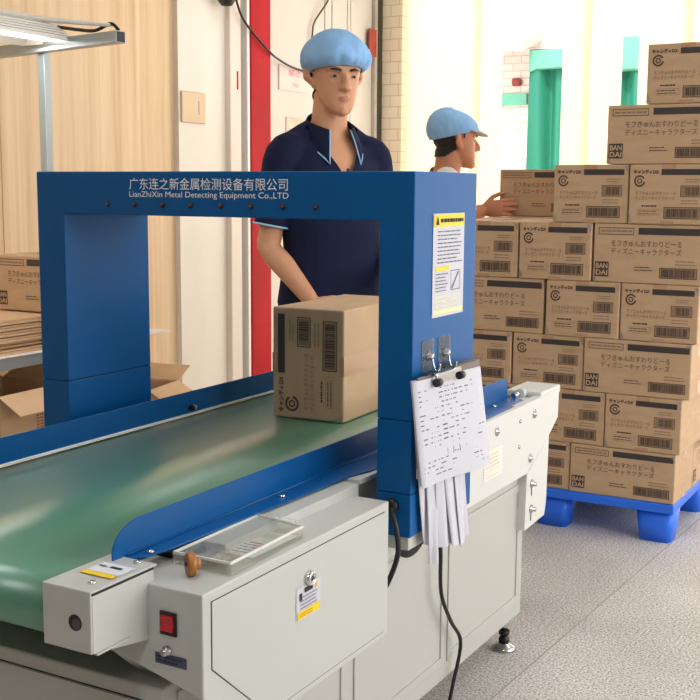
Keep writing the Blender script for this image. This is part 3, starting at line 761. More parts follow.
bmr = prism([(C0-.003, .640), (C0-.008, .642), (C0-.005, .653), (C0-.0075, .666), (C0-.003, .667)], 'x', -.0945, -.0705, .0006, 1)
obj('rocker', bmr, M_redsw, sw)
kn = obj('toggle', lathe([(.009, 0), (.009, .003), (.006, .005), (.006, .012), (0, .013)], (-.086, C0, .607), (0, -1, 0), 16), M_steel, cbx)
p = Print((-.110, C0, .584), (1, 0, .0), (0, 0, 1)); p.rect(0, .062, 0, .018, 0); p.dashes(.004, .058, .002, .016, 2, 1, k=1, fill=.5, seed=60)
decal('nameplate', p, [mat('slate_plate', (70, 78, 104), .4), mat('slate_plate_dark', (36, 40, 66), .5)], cbx)
obj('cable_trough', box(-.155, -.1, -.50, -.035, .700, .729, .002), M_grey, cbx)
# gate: an inverted U of blue sheet metal, cover caps on its legs
ZT, ZI, ZS, ZS2, ZB = 1.359, 1.2612, .8612, .7092, .6191
gt = obj('gate', prism([(-1.0, ZS+.0008), (-1.0, ZT), (0, ZT), (0, ZS+.0008), (-.0783, ZS+.0008), (-.0783, ZI), (-.915, ZI), (-.915, ZS+.0008)], 'y', 0, D, .0025, 2), M_blue, mc)
for (x0, x1) in ((-1.0, -.915), (-.0783, 0)):
    obj('leg_cover', box(x0, x1, 0, D, ZS2+.0006, ZS-.0006, .0022), M_blue, gt)
    obj('leg_foot', box(x0, x1, 0, D, ZB, ZS2-.0006, .0022), M_blue, gt)
    b = box(x0+.003, x1-.003, .003, D-.003, ZS2-.002, ZS+.004); obj('leg_core', b, M_black, gt)
obj('leg_support', box(-.16, -.126, -.07, .309, .512, .722, .002), M_grey, mc)
obj('leg_bracket', box(-.13, -.006, .006, D-.006, .590, ZB, .002), M_grey, mc)
obj('leg_bracket', box(-.995, -.87, .006, D-.006, .590, ZB, .002), M_grey, mc)
b = bmesh.new(); add_lathe(b, [(.095, 0), (.095, .0015), (0, .0015)], (0, 0, 0), (1, 0, 0), 32)
for v in b.verts: v.co = Vector((-.1258+v.co.x, .268+v.co.y*.9, .548+v.co.z*.66))
obj('cable_port', b, M_black, mc)
p = Print((0, 0, 0), (1, 0, 0), (0, 0, 1))
p.text('广东连之新金属检测设备有限公司', -.716, -.293, 1.3185, 1.3445, bold=0); p.text('LianZhiXin Metal Detecting Equipment Co.,LTD', -.716, -.291, 1.2985, 1.3150)
decal('lettering', p, M_letter, gt)
for xx in (-.78, -.701, -.621, -.544, -.464, -.386, -.305, -.225):
    rv = obj('rivet', lathe([(.0065, 0), (.0065, .002), (.0045, .004), (0, .0045)], (xx, 0, 1.286), (0, -1, 0), 14), M_black, gt)
    obj('rivet_head', lathe([(.0028, .0), (.0025, .0012), (0, .0014)], (xx, -.004, 1.286), (0, -1, 0), 10), mat('rivet_rust', (120, 60, 56), .4) if 'rivet_rust' not in MATS else MATS['rivet_rust'], rv)
p = Print((0, .085, 1.062), (0, 1, 0), (0, 0, 1))
p.rect(0, .155, 0, .213, 0); p.rect(.002, .153, .186, .211, 1, k=1); p.poly([(.010, .190), (.026, .190), (.018, .208)], 2, k=2); p.dashes(.032, .145, .193, .204, 1, 2, k=2, fill=.7, seed=70, ragged=0)
p.dashes(.02, .145, .108, .180, 9, 3, k=1, fill=.3, seed=71); p.rect(.012, .08, .095, .104, 1, k=1); p.dashes(.012, .075, .05, .092, 6, 3, k=1, fill=.3, seed=72)
p.frame(.088, .135, .052, .094, .0016, 3, k=1); p.poly([(.092, .056), (.098, .056), (.130, .090), (.124, .090)], 3, k=1); p.rect(.004, .151, .006, .014, 4, k=1); p.dashes(.012, .14, .018, .045, 3, 4, k=1, fill=.3, seed=73)
decal('instruction_label', p, [M_paper, M_yellow, M_inkd, M_ink, mat('pale_yellow_ink', (236, 226, 160), .6)], gt)
# adhesive hooks on the gate side
for (y0, y1, z0, z1) in ((.038, .096, .955, 1.020), (.117, .178, .950, 1.020)):
    hk = obj('adhesive_hook', box(0, .0025, y0, y1, z0, z1, .001), M_clear, gt)
    ym = (y0+y1)/2
    obj('hook_stud', lathe([(.010, 0), (.010, .004), (.006, .006), (.006, .012), (0, .013)], (.0025, ym, (z0+z1)/2), (1, 0, 0), 14), M_chrome, hk)
    pts = bez([(.012, ym, (z0+z1)/2), (.014, ym, z0+.018), (.020, ym, z0+.004), (.028, ym, z0+.006), (.030, ym, z0+.018)], 4)
    obj('hook_wire', tube(pts, .002, n=8), M_chrome, hk)
# cable between gate foot and cabinet
pts = bez([(-.04, -.002, .683), (-.03, -.02, .672), (-.016, -.03, .643), (-.012, -.03, .591), (-.03, -.04, .53), (-.05, -.05, .50)], 6)
obj('signal_cable', tube(pts, .0055, n=10), M_black, mc)
obj('cable_gland', lathe([(.016, 0), (.016, .008), (.010, .012), (0, .012)], (-.042, 0, .683), (0, -1, 0), 16), M_black, mc)
pts = bez([(-.122, .385, .52), (-.108, .372, .505), (-.10, .370, .47), (-.10, .378, .366), (-.10, .436, .277), (-.10, .50, .20), (-.112, .49, .10), (-.122, .46, .02), (-.15, .40, .0055)], 6)
tag(obj('power_cable', tube(pts, .0048, n=10), M_black), 'black power cable hanging down the grey conveyor base below the papers', 'cable')

# ------------------------------------------------------------------ things resting on the machine
cs = thing('plastic_case', 'clear plastic case of test sticks on the grey control cabinet', 'case', (-.10, -.45, .71))
corn = [(-.146, -.584), (-.030, -.584), (-.037, -.352), (-.148, -.330)]
def slab(pts, z0, z1, bev=.001): return prism(pts, 'z', z0, z1, bev, 1)
obj('base', slab(corn, .7105, .7135), M_clear, cs)
b = bmesh.new()
def wallq(b, p, q, z0, z1, t=.0025):
    p, q = Vector(p), Vector(q); d = (q-p).normalized(); nrm = Vector((-d.y, d.x))*t
    add_prism(b, [tuple(p), tuple(q), tuple(q+nrm), tuple(p+nrm)], 'z', z0, z1)
for k in range(4): wallq(b, corn[k], corn[(k+1) % 4], .7135, .729)
obj('walls', b, M_clear, cs)
b = slab([(x*1.0, y) for x, y in corn], .7295, .7312); lid = obj('lid', b, M_clear, cs)
b = bmesh.new()
for k in range(4): wallq(b, corn[k], corn[(k+1) % 4], .7285, .7328, .003)
obj('rim', b, mat_mix('highlight_white_plastic', (250, 248, 242), .18, 'glossy', .1, (250, 250, 246), .15), lid)  # whitish rim colour imitates bright highlights along the case edges
for (x, y) in ((-.075, -.340), (-.115, -.332)): obj('clasp', box(x-.012, x+.012, y-.006, y+.006, .726, .736, .002), M_clear, cs)
p = Print((-.130, -.50, .7140), (1.15, .0, 0), (0, 1, 0), .0004)
p.rect(0, .075, 0, .14, 0); p.dashes(.008, .068, .01, .075, 5, 1, k=1, fill=.4, seed=81); p.rect(.01, .065, .1, .125, 2, k=1)
decal('insert_card', p, [mat('pale_card', (222, 226, 226), .6), mat('blue_ink', (70, 100, 160), .6), mat('pale_green_ink', (196, 212, 196), .6)], cs)
o = thing('test_stick', 'brown round test piece with clear handle leaning at the case end', 'test stick', (-.083, -.625, .71))
ax = Vector((-.64, -.77, .02)).normalized()
obj('disc', lathe([(0, -.004), (.006, -.004), (.018, -.004), (.0195, -.002), (.0195, .007), (.018, .009), (0, .009)], (-.085, -.612, .7297), ax, 28), M_brass, o)
obj('disc_hub', lathe([(.004, .009), (.0035, .011), (0, .011)], (-.085, -.612, .7297), ax, 14), M_darkgrey, o)
obj('handle', lathe([(.010, .002), (.010, .012), (0, .013)], (-.085, -.612, .7297), -ax, 16), M_brass, o)
for i, (x, y, l) in enumerate(((-.112, -.575, .06), (-.092, -.572, .06), (-.070, -.570, .055))):
    b = tube([(x, y, .7212), (x+.004, y+l, .7212)], .0068, n=12)
    tag(obj('test_stick', b, M_clear), ['clear test stick nearest the belt inside the plastic case', 'middle clear test stick inside the plastic case', 'clear test stick nearest the lock side inside the plastic case'][i], 'test stick', 'clear test sticks in the case')

# clipboard with sheets hanging on the hook
cl = thing('clipboard', 'clipboard with printed sheets hanging on the gate hook', 'clipboard', (.02, .14, .72))
def sheet_bm(corners, nx, nz, amp, seed, th=.0006):
    """corners: TL, TR, BR, BL as vectors"""
    TL, TR, BR, BL = [Vector(c) for c in corners]; b = bmesh.new(); g = []
    nr = (TR-TL).cross(BL-TL).normalized()
    for j in range(nz+1):
        r = []
        for i in range(nx+1):
            u, v = i/nx, j/nz
            q = TL.lerp(TR, u).lerp(BL.lerp(BR, u), v)
            r.append(q+nr*(amp*v*v*math.sin(u*4.5+seed)+amp*.4*v*math.sin(u*9+seed*2+v*3)))
        g.append(r)
    F = [[b.verts.new(q) for q in r] for r in g]; K = [[b.verts.new(q-nr*th) for q in r] for r in g]
    for j in range(nz):
        for i in range(nx):
            b.faces.new((F[j][i], F[j][i+1], F[j+1][i+1], F[j+1][i])).smooth = True
            b.faces.new((K[j][i], K[j+1][i], K[j+1][i+1], K[j][i+1])).smooth = True
    for j in range(nz):
        b.faces.new((F[j][0], F[j+1][0], K[j+1][0], K[j][0])); b.faces.new((F[j][nx], K[j][nx], K[j+1][nx], F[j+1][nx]))
    return b, g, nr
TL, TR, BR, BL = (.028, -.050, .951), (.028, .290, .938), (.042, .322, .712), (.040, -.016, .730)
obj('board', box(.0205, .0225, -.02, .29, .77, .955, .001), mat('clear_brown_board', (120, 110, 104), .35), cl)
for i in range(4):
    d = .0035*i
    b, g, nr = sheet_bm([(TL[0]-d-.004, TL[1]+d*1.3, TL[2]), (TR[0]-d-.004, TR[1]-d, TR[2]), (BR[0]-d-.006, BR[1]-d, BR[2]+d*2), (BL[0]-d-.006, BL[1]+d*.6, BL[2]+.006*i)], 12, 12, .006, .5+i*.4)
    if i == 0: G = g; NR = nr
    obj('sheet', b, M_paper, cl)
# print on the top sheet follows its surface
def on_sheet(u, v):
    fu, fv = min(u*12, 11.999), min(v*12, 11.999); i, j = int(fu), int(fv); a, c = fu-i, fv-j
    return G[j][i].lerp(G[j][i+1], a).lerp(G[j+1][i].lerp(G[j+1][i+1], a), c)+NR*.0006*(1 if NR.x > 0 else -1)
b = bmesh.new(); rn = random.Random(7)
def sp_rect(u0, u1, v0, v1, mi=0):
    f = b.faces.new([b.verts.new(on_sheet(u, v)) for u, v in ((u0, v0), (u1, v0), (u1, v1), (u0, v1))]); f.material_index = mi
for k in range(19):
    v = .10+k*.045
    if 13 <= k <= 14: continue
    u = .06
    while u < .95:
        w = rn.uniform(.03, .09); 
        if rn.random() < .86: sp_rect(u, min(u+w, .96), v, v+.012, 0)
        u += w+.02
    if k < 12:
        sp_rect(.36+.01*(k % 2), .44, v-.004, v+.010, 1)
for u0 in (.34, .49):
    for q in range(5):
        sp_rect(u0+.022*q, u0+.022*q+.012, .70, .765, 1)
for q in range(4): sp_rect(.66+.05*q, .69+.05*q, .715, .73, 1)
obj('table_print', b, [M_ink, mat('mid_ink', (92, 90, 98), .7)], cl)
cp = obj('clip', prism([(-.0, .950), (.004, .958), (.018, .958), (.026, .948), (.028, .934), (.022, .934), (.018, .944), (.0, .944)], 'y', .038, .166, .001, 1) if False else box(.018, .036, .040, .165, .934, .956, .004), M_chrome, cl)
for yy in (.036, .148): obj('clip_end', tube([(.036, yy, .938), (.036, yy+.018, .938)], .0085, n=12), M_black, cp)
obj('clip_bar', tube([(.024, .012, .957), (.024, .285, .957)], .0022, n=8), M_black, cp)
# rolled bundle of slips hanging under the clipboard
pb = thing('paper_bundle', 'bundle of long folded paper slips hanging below the clipboard', 'paper', (.02, .12, .56))
spec = [((.006, .010, .80), (.006, .075, .80), (.010, .072, .585), (.012, .040, .600), 0), ((.009, .040, .80), (.010, .120, .80), (.020, .086, .545), (.020, .060, .550), 1),
        ((.012, .080, .80), (.013, .150, .80), (.030, .142, .575), (.024, .085, .580), 2), ((.015, .110, .80), (.014, .200, .80), (.038, .205, .560), (.032, .125, .575), 3),
        ((.018, .150, .80), (.014, .222, .80), (.030, .226, .572), (.036, .168, .560), 4)]
for c in spec:
    b, g, nr = sheet_bm(c[:4], 8, 10, .006, c[4]*1.3, .0016); obj('slip', b, M_paper, pb)
obj('hook_wire', tube([(.0, .12, .797), (.02, .12, .797)], .002, n=8), M_chrome, pb)

# ------------------------------------------------------------------ people
def remeshed(bm, voxel, smooth=6):
    me = bpy.data.meshes.new('body_source'); bm.to_mesh(me); bm.free()
    o = bpy.data.objects.new('body_source', me); COL.objects.link(o)
    m = o.modifiers.new('r', 'REMESH'); m.mode = 'VOXEL'; m.voxel_size = voxel; m.use_smooth_shade = True
    s_ = o.modifiers.new('s', 'SMOOTH'); s_.iterations = smooth; s_.factor = .5
    dg = bpy.context.evaluated_depsgraph_get(); dg.update()
    me2 = bpy.data.meshes.new_from_object(o.evaluated_get(dg)); bpy.data.objects.remove(o); bpy.data.meshes.remove(me)
    t = bmesh.new(); t.from_mesh(me2); bpy.data.meshes.remove(me2)
    for f in t.faces: f.smooth = True
    return t
def rings(bm, prof, n=28):
    """prof rows: (z, cx, cy, rx, ry)"""
    R = [[bm.verts.new((cx+rx*math.cos(2*PI*k/n), cy+ry*math.sin(2*PI*k/n), z)) for k in range(n)] for z, cx, cy, rx, ry in prof]
    for a, b in zip(R, R[1:]):
        for k in range(n): bm.faces.new((a[k], a[(k+1) % n], b[(k+1) % n], b[k]))
    bm.faces.new(R[0][::-1]); bm.faces.new(R[-1])
def limb(bm, pts, rad, sub=5, n=16, ref=Vector((0, 1, 0))):
    P = bez(pts, sub); m = len(pts)-1; rr = []
    for i in range(len(P)):
        t = min(i/sub, m-1e-6); k = int(t); a = t-k
        r0, r1 = rad[k], rad[k+1]
        if not isinstance(r0, tuple): r0 = (r0, r0)
        if not isinstance(r1, tuple): r1 = (r1, r1)
        rr.append((r0[0]*(1-a)+r1[0]*a, r0[1]*(1-a)+r1[1]*a))
    add_tube(bm, P, rr, ref, n)
def hand(bm, wrist, d, nrm, side, curl):
    """d: towards the fingers, nrm: out of the palm, side: towards the thumb"""
    W, d = Vector(wrist), Vector(d).normalized(); nrm = Vector(nrm); nrm = (nrm-d*nrm.dot(d)).normalized()
    sd = d.cross(nrm); sd = sd if sd.dot(Vector(side)) > 0 else -sd
    add_tube(bm, [W-d*.03, W, W+d*.03, W+d*.065, W+d*.092], [(.026, .021), (.027, .019), (.036, .017), (.042, .016), (.040, .012)], sd, 14)
    for k, (off, ln, r) in enumerate(((.031, .074, .0088), (.0105, .084, .0092), (-.0105, .078, .0088), (-.031, .060, .0078))):
        p = W+d*(.082-.004*abs(k-1))+sd*off; a = .0; pts = [p-d*.02, p]; q = p; dd = d+sd*off*1.6
        for s_, (f, c) in enumerate(((.45, curl[0]), (.32, curl[1]), (.23, curl[2]))):
            a += c; q = q+(dd*math.cos(a)+nrm*math.sin(a)).normalized()*ln*f; pts.append(q.copy())
        add_tube(bm, pts, [r*1.05, r*1.05, r, r*.95, r*.75], sd, 10)
    p = W+d*.022+sd*.026; t1 = p+(d*.62+sd*.72+nrm*.25).normalized()*.042; t2 = t1+(d*.85+sd*.35+nrm*.35).normalized()*.032; t3 = t2+(d*.95+sd*.05+nrm*.35).normalized()*.024
    add_tube(bm, [p-d*.012-sd*.012, p, t1, t2, t3], [.014, .0145, .0115, .0100, .0078], nrm, 10)
HEAD = [(.000, .020, .086, .045), (.010, .032, .095, .030), (.028, .045, .098, .000), (.050, .055, .096, -.035), (.075, .063, .094, -.065), (.10, .069, .093, -.086), (.125, .073, .093, -.096),
        (.150, .0755, .095, -.099), (.172, .074, .092, -.097), (.192, .066, .080, -.087), (.210, .053, .060, -.068), (.224, .034, .036, -.042), (.232, .014, .014, -.018)]
def head_geo(bm, mt):
    t = bmesh.new()
    rings(t, [(z, 0, (f+k)/2, w, (f-k)/2) for z, w, f, k in HEAD], 32)
    add_tube(t, [(0, .088, .128), (0, .098, .112), (0, .112, .094), (0, .116, .084), (0, .098, .076)], [(.007, .008), (.008, .009), (.0105, .011), (.013, .011), (.010, .008)], Vector((1, 0, 0)), 12)
    for s_ in (-1, 1):
        add_tube(t, [(s_*.013, .088, .080), (s_*.0135, .100, .082), (s_*.008, .108, .084)], [.005, .0075, .005], Vector((0, 0, 1)), 8)
        add_tube(t, [(s_*.006, .090, .135), (s_*.03, .089, .141), (s_*.055, .068, .136)], [.006, .0075, .005], Vector((0, 0, 1)), 8)          # brow
        add_tube(t, [(s_*.066, .008, .078), (s_*.074, -.004, .092), (s_*.091, -.016, .108), (s_*.092, -.018, .124), (s_*.076, -.004, .136)], [(.005, .010), (.006, .014), (.006, .018), (.006, .017), (.004, .010)], Vector((1, 0, 0)), 10)  # ear
    for z, r, w in ((.0545, .0048, .021), (.0455, .0056, .018)):
        add_tube(t, [(-w, .086, z-.001), (-w*.5, .095, z+.001), (0, .0975, z), (w*.5, .095, z+.001), (w, .086, z-.001)], [.002, r, r, r, .002], Vector((0, 0, 1)), 8)
    add_tube(t, [(0, .076, .010), (0, .092, .014), (0, .094, .026)], [.018, .014, .010], Vector((1, 0, 0)), 10)   # chin
    merge(bm, t, 0, mt)
def person(name, label, loc, rotz, Hgt, arms, headrot, M_sk, cloth, hs=1.):
    root = thing(name, label, 'person', loc, None, rotz)
    k = Hgt/1.82
    bm = bmesh.new()
    tors = [(.86, 0, .0, .150, .105), (.93, 0, 0, .168, .118), (1.02, 0, .005, .155, .110), (1.10, 0, .008, .146, .104), (1.20, 0, .006, .155, .108), (1.31, 0, .0, .172, .113), (1.40, 0, -.008, .178, .104), (1.455, 0, -.016, .150, .085), (1.49, 0, -.02, .100, .070), (1.52, 0, -.018, .068, .062)]
    tors = [(z*k, x, y, rx, ry) for z, x, y, rx, ry in tors]
    rings(bm, tors)
    limb(bm, [(0, -.022, 1.47*k), (0, -.012, 1.54*k), (0, -.002, 1.61*k), (0, 0, 1.65*k)], [(.074, .066), (.064, .062), (.060, .062), (.058, .062)], 3, 18, Vector((1, 0, 0)))
    limb(bm, [(0, -.042, 1.48*k), (0, -.034, 1.55*k), (0, -.030, 1.64*k)], [(.058, .040), (.050, .036), (.046, .034)], 3, 16, Vector((1, 0, 0)))
    for sgn in (-1, 1): limb(bm, [(sgn*.02, -.035, 1.535*k), (sgn*.075, -.03, 1.495*k), (sgn*.15, -.02, 1.445*k)], [.034, .040, .042], 4, 14)
    hm = Matrix.Translation((0, .018, 1.588*k-.232*(hs-1)*.55-cloth.get('sink', 0))) @ headrot @ Matrix.Scale(hs, 4)
    head_geo(bm, hm)
    for sgn, el, wr, hd, pn, sd, curl in arms:
        sh = Vector((sgn*.175, -.012, 1.425*k))
        limb(bm, [sh-Vector((sgn*.05, 0, -.01)), sh, Vector(sh).lerp(Vector(el), .5), el], [(.05, .05), (.055, .055), (.046, .046), (.039, .039)], 4, 14)
        limb(bm, [Vector(sh).lerp(Vector(el), .8), el, Vector(el).lerp(Vector(wr), .35), wr], [(.040, .040), (.040, .039), (.042, .040), (.027, .024)], 4, 14)
        hand(bm, wr, hd, pn, sd, curl)
    for sgn in (-1, 1):
        limb(bm, [(sgn*.09, 0, .92*k), (sgn*.095, .005, .78*k), (sgn*.10, .012, .50*k), (sgn*.10, .0, .36*k), (sgn*.10, -.02, .10*k)], [.088, .083, .058, .055, .036], 4, 16)
        limb(bm, [(sgn*.10, -.05, .045), (sgn*.105, .05, .04), (sgn*.115, .17, .025)], [(.036, .036), (.042, .034), (.035, .018)], 4, 14, Vector((1, 0, 0)))
    bm = remeshed(bm, .0045, 5)
    hi = hm.inverted()
    for v in bm.verts:
        q = hi @ v.co
        for s_ in (-1, 1):
            dd = (q-Vector((s_*.031, .088, .117))).length
            if dd < .022: q.y -= .006*(1-(dd/.022)**2)
        if q.z > -.05 and q.z < .25 and q.y > .05: v.co = hm @ q
    for f in bm.faces:
        q = hi @ f.calc_center_median()
        if abs(q.x) < .020*(1-((q.z-.050)/.012)**2 if abs(q.z-.05) < .012 else 0) and .0415 < q.z < .0590 and q.y > .086: f.material_index = 1
    body = obj('body', bm.copy(), [M_sk, M_lip], root, world=False)
    # hair: the scalp lifted off the skull
    hb = bm; dele = []
    for f in hb.faces:
        q = hi @ f.calc_center_median()
        hair = -.12 < q.y and q.z < .30 and q.z > .036 and (((q.y < -.004-.35*(q.z-.10)*0 and q.z > .040+max(0, (q.y+.06))*.75 and abs(q.x) < .079) and not (abs(q.x) > .070 and q.y > -.028)) or q.z > cloth.get('fringe', .165))
        hair = hair or (.125 < q.z < .30 and q.y < .018 and abs(q.x) < .08 and (q.z > .145 or q.y > .012))
        if not hair or q.z < .036 or abs(q.x) > .1 or q.y > .12: dele.append(f)
    bmesh.ops.delete(hb, geom=dele, context='FACES')
    for v in hb.verts: v.co += v.normal*.006
    obj('hair', hb, M_hair, root, world=False)
    for s_ in (-1, 1):
        b = bmesh.new(); bmesh.ops.create_uvsphere(b, u_segments=16, v_segments=12, radius=.0118)
        for v in b.verts: v.co.z *= .34
        for f in b.faces: f.smooth = True
        bmesh.ops.transform(b, matrix=hm @ Matrix.Translation((s_*.031, .0765, .1165)), verts=b.verts[:])
        e = obj('eye', b, M_eye, root, world=False)
        b = lathe([(.0062, 0), (.004, .0014), (0, .0020)], (0, 0, 0), (0, 1, 0), 14)
        for v in b.verts: v.co.z *= .62
        bmesh.ops.transform(b, matrix=hm @ Matrix.Translation((s_*.031, .0868, .1165)), verts=b.verts[:])
        obj('iris', b, M_iris, e, world=False)
        b = tube([(s_*.014, .097, .1335), (s_*.030, .0955, .1385), (s_*.046, .0835, .1355)], [(.0012, .0035), (.0014, .004), (.001, .002)], Vector((0, 1, 0)), 8)
        bmesh.ops.transform(b, matrix=hm, verts=b.verts[:]); obj('eyebrow', b, M_hair, root, world=False)
    # shirt with sleeves
    sb = bmesh.new()
    rings(sb, [(max(z, .84*k), x, y, rx+.016+(.012 if z < 1.25*k else 0), ry+.014+(.012 if z < 1.25*k else 0)) for z, x, y, rx, ry in tors[:-1]])
    for sgn, el, wr, hd, pn, sd, curl in arms:
        sh = Vector((sgn*.175, -.012, 1.425*k)); el = Vector(el)
        limb(sb, [sh-Vector((sgn*.06, 0, -.022)), sh+Vector((0, 0, .004)), sh.lerp(el, .4), sh.lerp(el, cloth['sleeve'])], [(.060, .060), (.069, .069), (.062, .064), (.060, .064)], 5, 18)
        limb(sb, [(sgn*.02, -.035, 1.54*k), (sgn*.075, -.03, 1.50*k), (sgn*.15, -.02, 1.448*k)], [.044, .052, .056], 4, 16)
    sb = remeshed(sb, .007, 6)
    for v in sb.verts:
        v.co += v.normal*.006*noise.noise(Vector((v.co.x*9, v.co.y*9, v.co.z*4+3)))
    zv = cloth['v']*k
    for sx in (-1, 1):
        gg = [f for f in sb.faces if f.calc_center_median().y > .0 and f.calc_center_median().z > zv-.03]
        gg = gg+list({e for f in gg for e in f.edges})+list({v for f in gg for v in f.verts})
        bmesh.ops.bisect_plane(sb, geom=gg, plane_co=(0, 0, zv), plane_no=(sx, 0, -.55), dist=1e-5)
    dl = [f for f in sb.faces if (lambda c: (c.z > 1.47*k and math.hypot(c.x, c.y+.015) < .078) or (c.y > 0 and c.z > zv and abs(c.x) < (c.z-zv)*.55))(f.calc_center_median())]
    bmesh.ops.delete(sb, geom=dl, context='FACES')
    shirt = obj('shirt', sb, cloth['shirt'], root, world=False)
    if cloth.get('collar'):
        nA = 40
        def cpt(a, t):   # a: angle from the back, t: 0 top .. 1 lower edge
            fr = abs(a)/2.62
            r0 = .074; r1 = .092+.020*fr**3
            zt_ = (1.594-.075*fr)*k; zl_ = (1.497-.025*fr-.068*fr**5)*k
            r = r0+(r1-r0)*t; z = zt_+(zl_-zt_)*t+.010*math.sin(PI*t)
            return Vector((r*math.sin(a)*1.08, -.014-r*math.cos(a)*(1.0 if a*a < 2.4 else 1.12)+.01*fr, z))
        cbm = bmesh.new(); G1 = []; G2 = []
        for i in range(nA+1):
            a = -2.62+5.24*i/nA
            G1.append([cbm.verts.new(cpt(a, t/5)) for t in range(6)]); G2.append([cbm.verts.new(cpt(a, t/5)*1-Vector((math.sin(a)*.004, -math.cos(a)*.004, .003))) for t in range(6)])
        for i in range(nA):
            for t in range(5):
                cbm.faces.new((G1[i][t], G1[i+1][t], G1[i+1][t+1], G1[i][t+1])).smooth = True
                cbm.faces.new((G2[i][t], G2[i][t+1], G2[i+1][t+1], G2[i+1][t])).smooth = True
            cbm.faces.new((G1[i][5], G1[i+1][5], G2[i+1][5], G2[i][5])); cbm.faces.new((G1[i][0], G2[i][0], G2[i+1][0], G1[i+1][0]))
        for i in (0, nA):
            for t in range(5): cbm.faces.new((G1[i][t], G1[i][t+1], G2[i][t+1], G2[i][t]))
        co = obj('collar', cbm, cloth['shirt'], shirt, world=False)
        path = [cpt(-2.62, t/5) for t in range(0, 5)]+[cpt(-2.62+5.24*i/nA, 1) for i in range(nA+1)]+[cpt(2.62, t/5) for t in range(4, -1, -1)]
        obj('collar_piping', tube(path, .0028, n=6), M_pipe, co, world=False)
        for sgn, el, wr, hd, pn, sd, curl in arms:
            sh = Vector((sgn*.175, -.012, 1.425*k)); el = Vector(el); c = sh.lerp(el, cloth['sleeve']-.015); u, v_ = frame_of(el-sh, Vector((0, 1, 0)))
            obj('sleeve_piping', tube([c+u*.0615*math.cos(2*PI*i/24)+v_*.065*math.sin(2*PI*i/24) for i in range(24)], .0035, n=6, closed=True), M_pipe, shirt, world=False)
        for zz in (1.335, 1.385):
            obj('button', lathe([(.006, 0), (.005, .003), (0, .003)], (0, .124-.05*(zz-1.335), zz*k), (0, 1, .1), 12), M_black, shirt, world=False)
    # trousers and shoes
    tb = bmesh.new()
    rings(tb, [(.80*k, 0, 0, .165, .115), (.86*k, 0, 0, .176, .122), (.93*k, 0, 0, .184, .130), (.99*k, 0, .003, .178, .125)])
    for sgn in (-1, 1):
        limb(tb, [(sgn*.09, 0, .90*k), (sgn*.097, .005, .76*k), (sgn*.10, .012, .50*k), (sgn*.10, -.0, .30*k), (sgn*.10, -.015, .075*k)], [.098, .096, .078, .070, .066], 4, 18)
    obj('trousers', remeshed(tb, .009, 6), cloth['trousers'], root, world=False)
    for sgn in (-1, 1):
        b = bmesh.new(); limb(b, [(sgn*.10, -.095, .05), (sgn*.10, -.02, .055), (sgn*.107, .08, .046), (sgn*.115, .185, .030)], [(.034, .044), (.044, .054), (.048, .044), (.036, .024)], 4, 18, Vector((1, 0, 0)))
        for v in b.verts: v.co.z = max(v.co.z, .003)
        obj('shoe', remeshed(b, .008, 4), M_shoe, root, world=False)
    # cap
    c = cloth['cap']; b = bmesh.new(); na, nt_ = 72, 16; G = []
    for j in range(nt_+1):
        t = j/nt_; row = []
        for i in range(na):
            a = 2*PI*i/na; sx, cy_ = math.cos(a), math.sin(a)       # cy_ > 0: front
            zb = c['zf']*(.5+.5*cy_)+c['zb']*(.5-.5*cy_)
            bw, bl = .0805, .104
            puff = 1+c['puff']*math.sin(PI*min(1, t*1.25+.02))**.8*(1-.35*t)
            sh_ = math.cos(PI/2*t)**.62 if t < 1 else 0
            pleat = 1+c['crease']*(.05*abs(math.sin(a*8+1.5*math.sin(a*3)))*math.exp(-((t-.16)/.17)**2)+.03*math.sin(a*5+t*6)*math.sin(PI*t)+.022*math.sin(a*9-t*9)*t*(1-t)*2)
            x = bw*sx*puff*sh_*pleat; y = -.004+(bl*cy_*puff*sh_*pleat)+c['shift']*math.sin(PI*t*.8)
            z = zb+(c['top']+.012*cy_*c.get('tip', 0)-zb)*math.sin(PI/2*t)**1.15
            row.append(b.verts.new(hm @ Vector((x, y, z))))
        G.append(row)
    for j in range(nt_):
        for i in range(na):
            q = (i+1) % na; b.faces.new((G[j][i], G[j][q], G[j+1][q], G[j+1][i])).smooth = True
    bmesh.ops.remove_doubles(b, verts=b.verts[:], dist=1e-4)
    cp_ = obj('cap', b, M_cap, root, world=False)
    band = []
    for i in range(60):
        a = 2*PI*i/60; cy_ = math.sin(a); zb = c['zf']*(.5+.5*cy_)+c['zb']*(.5-.5*cy_)
        band.append(hm @ Vector((.082*math.cos(a), -.004+.1055*cy_, zb+.003)))
    obj('elastic_band', tube(band, [.0045]*60, Vector((0, 0, 1)), 8, closed=True), M_cap, cp_, world=False)
    if c.get('brim'):
        b = bmesh.new(); up_, lo_ = [], []
        for i in range(19):
            a = PI*.16+PI*.68*i/18; o_ = Vector((.081*math.cos(a), -.004+.104*math.sin(a), c['zf']*(.5+.5*math.sin(a))+c['zb']*(.5-.5*math.sin(a))+.004))
            q = o_+Vector((.02*math.cos(a), .052*max(0, math.sin((a-PI*.16)/.68))**.6, -.030*math.sin((a-PI*.16)/.68)))
            up_.append((o_, q))
        T = [[b.verts.new(hm @ v) for v in r_] for r_ in up_]; L_ = [[b.verts.new(hm @ (v-Vector((0, 0, .004)))) for v in r_] for r_ in up_]
        for i in range(18):
            b.faces.new((T[i][0], T[i+1][0], T[i+1][1], T[i][1])); b.faces.new((L_[i][0], L_[i][1], L_[i+1][1], L_[i+1][0])); b.faces.new((T[i][1], T[i+1][1], L_[i+1][1], L_[i][1]))
        obj('peak', b, mat('pale_grey_cloth', (176, 188, 196), .7), cp_, world=False)
    return root

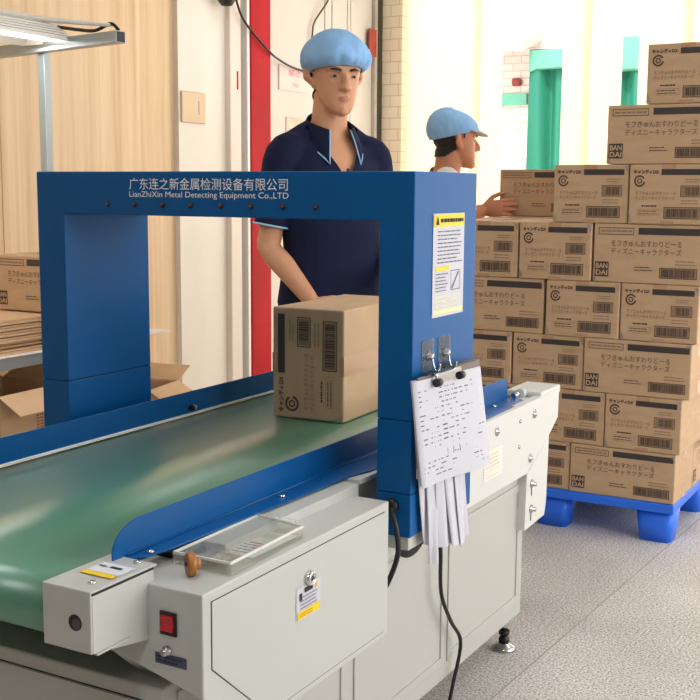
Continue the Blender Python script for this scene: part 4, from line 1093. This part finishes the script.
f1 = Vector((.86, -.51)).normalized()
person('person', 'worker in navy polo shirt and light blue cap standing behind the belt', (-1.035, 1.44, 0), math.atan2(-f1.x, f1.y), 1.82,
       [(1, (.225, -.03, 1.125), (.155, .165, .945), (-.35, .75, -.55), (-.9, -.2, -.3), (0, .2, 1), (.25, .3, .2)),
        (-1, (-.225, .0, 1.13), (-.15, .215, 1.02), (.3, .9, -.2), (.9, -.2, -.3), (0, .2, 1), (.3, .35, .25))],
       Matrix.Rotation(math.radians(-6), 4, 'X') @ Matrix.Rotation(math.radians(-10), 4, 'Z'),
       M_skin, dict(shirt=M_navy, trousers=M_navy2, sleeve=.78, v=1.345, collar=True, fringe=.147, cap=dict(zf=.150, zb=.105, puff=.40, top=.258, shift=-.008, crease=1.5)), 1.1)
f2 = Vector((.70, .71)).normalized()
Q2 = Matrix.Rotation(-math.atan2(-f2.x, f2.y), 4, 'Z')
def L2(d): return tuple(Q2 @ Vector(d))
def W2(p): return tuple(Q2 @ (Vector(p)-Vector((-1.235, 2.87, 0))))
person('person', 'worker in white shirt and light blue peaked cap beside the carton pile', (-1.235, 2.87, 0), math.atan2(-f2.x, f2.y), 1.66,
       [(1, (.255, -.06, 1.10), W2((-1.075, 2.895, 1.228)), L2((1, .12, .12)), L2((.1, 1, -.1)), L2((0, 0, 1)), (.12, .2, .2)),
        (-1, (-.23, .0, 1.05), (-.18, .22, 1.12), (.2, .95, .0), (.9, .0, -.2), (0, .2, 1), (.3, .3, .2))],
       Matrix.Rotation(math.radians(-2), 4, 'X'),
       M_skin2, dict(shirt=M_tee, trousers=M_dark, sleeve=.55, v=1.43, collar=False, sink=.018, cap=dict(zf=.168, zb=.112, puff=.17, top=.250, shift=-.022, tip=-.6, crease=.5, brim=True)), 1.06)

# ------------------------------------------------------------------ ceiling lamps out of frame, near-camera and conveyor ones added as fill
for i, (x, y) in enumerate([(-1.6, .2), (-1.6, 3.0), (.9, -2.7), (1.2, 2.6), (-.3, -.5)]):
    t = thing('unseen_ceiling_lamp', 'fluorescent batten on the ceiling, ' + ('over the workbench', 'over the second worker', 'near the camera, placed as front fill', 'right of the pile', 'over the near end of the conveyor, added as fill')[i], 'lamp', (x, y, 3.2), 'ceiling battens')
    obj('batten', box(x-.1, x+.1, y-.66, y+.66, 3.15, 3.2, .004), M_white, t)
    obj('tube', tube([(x, y-.6, 3.125), (x, y+.6, 3.125)], .014, n=12), M_tube, t)
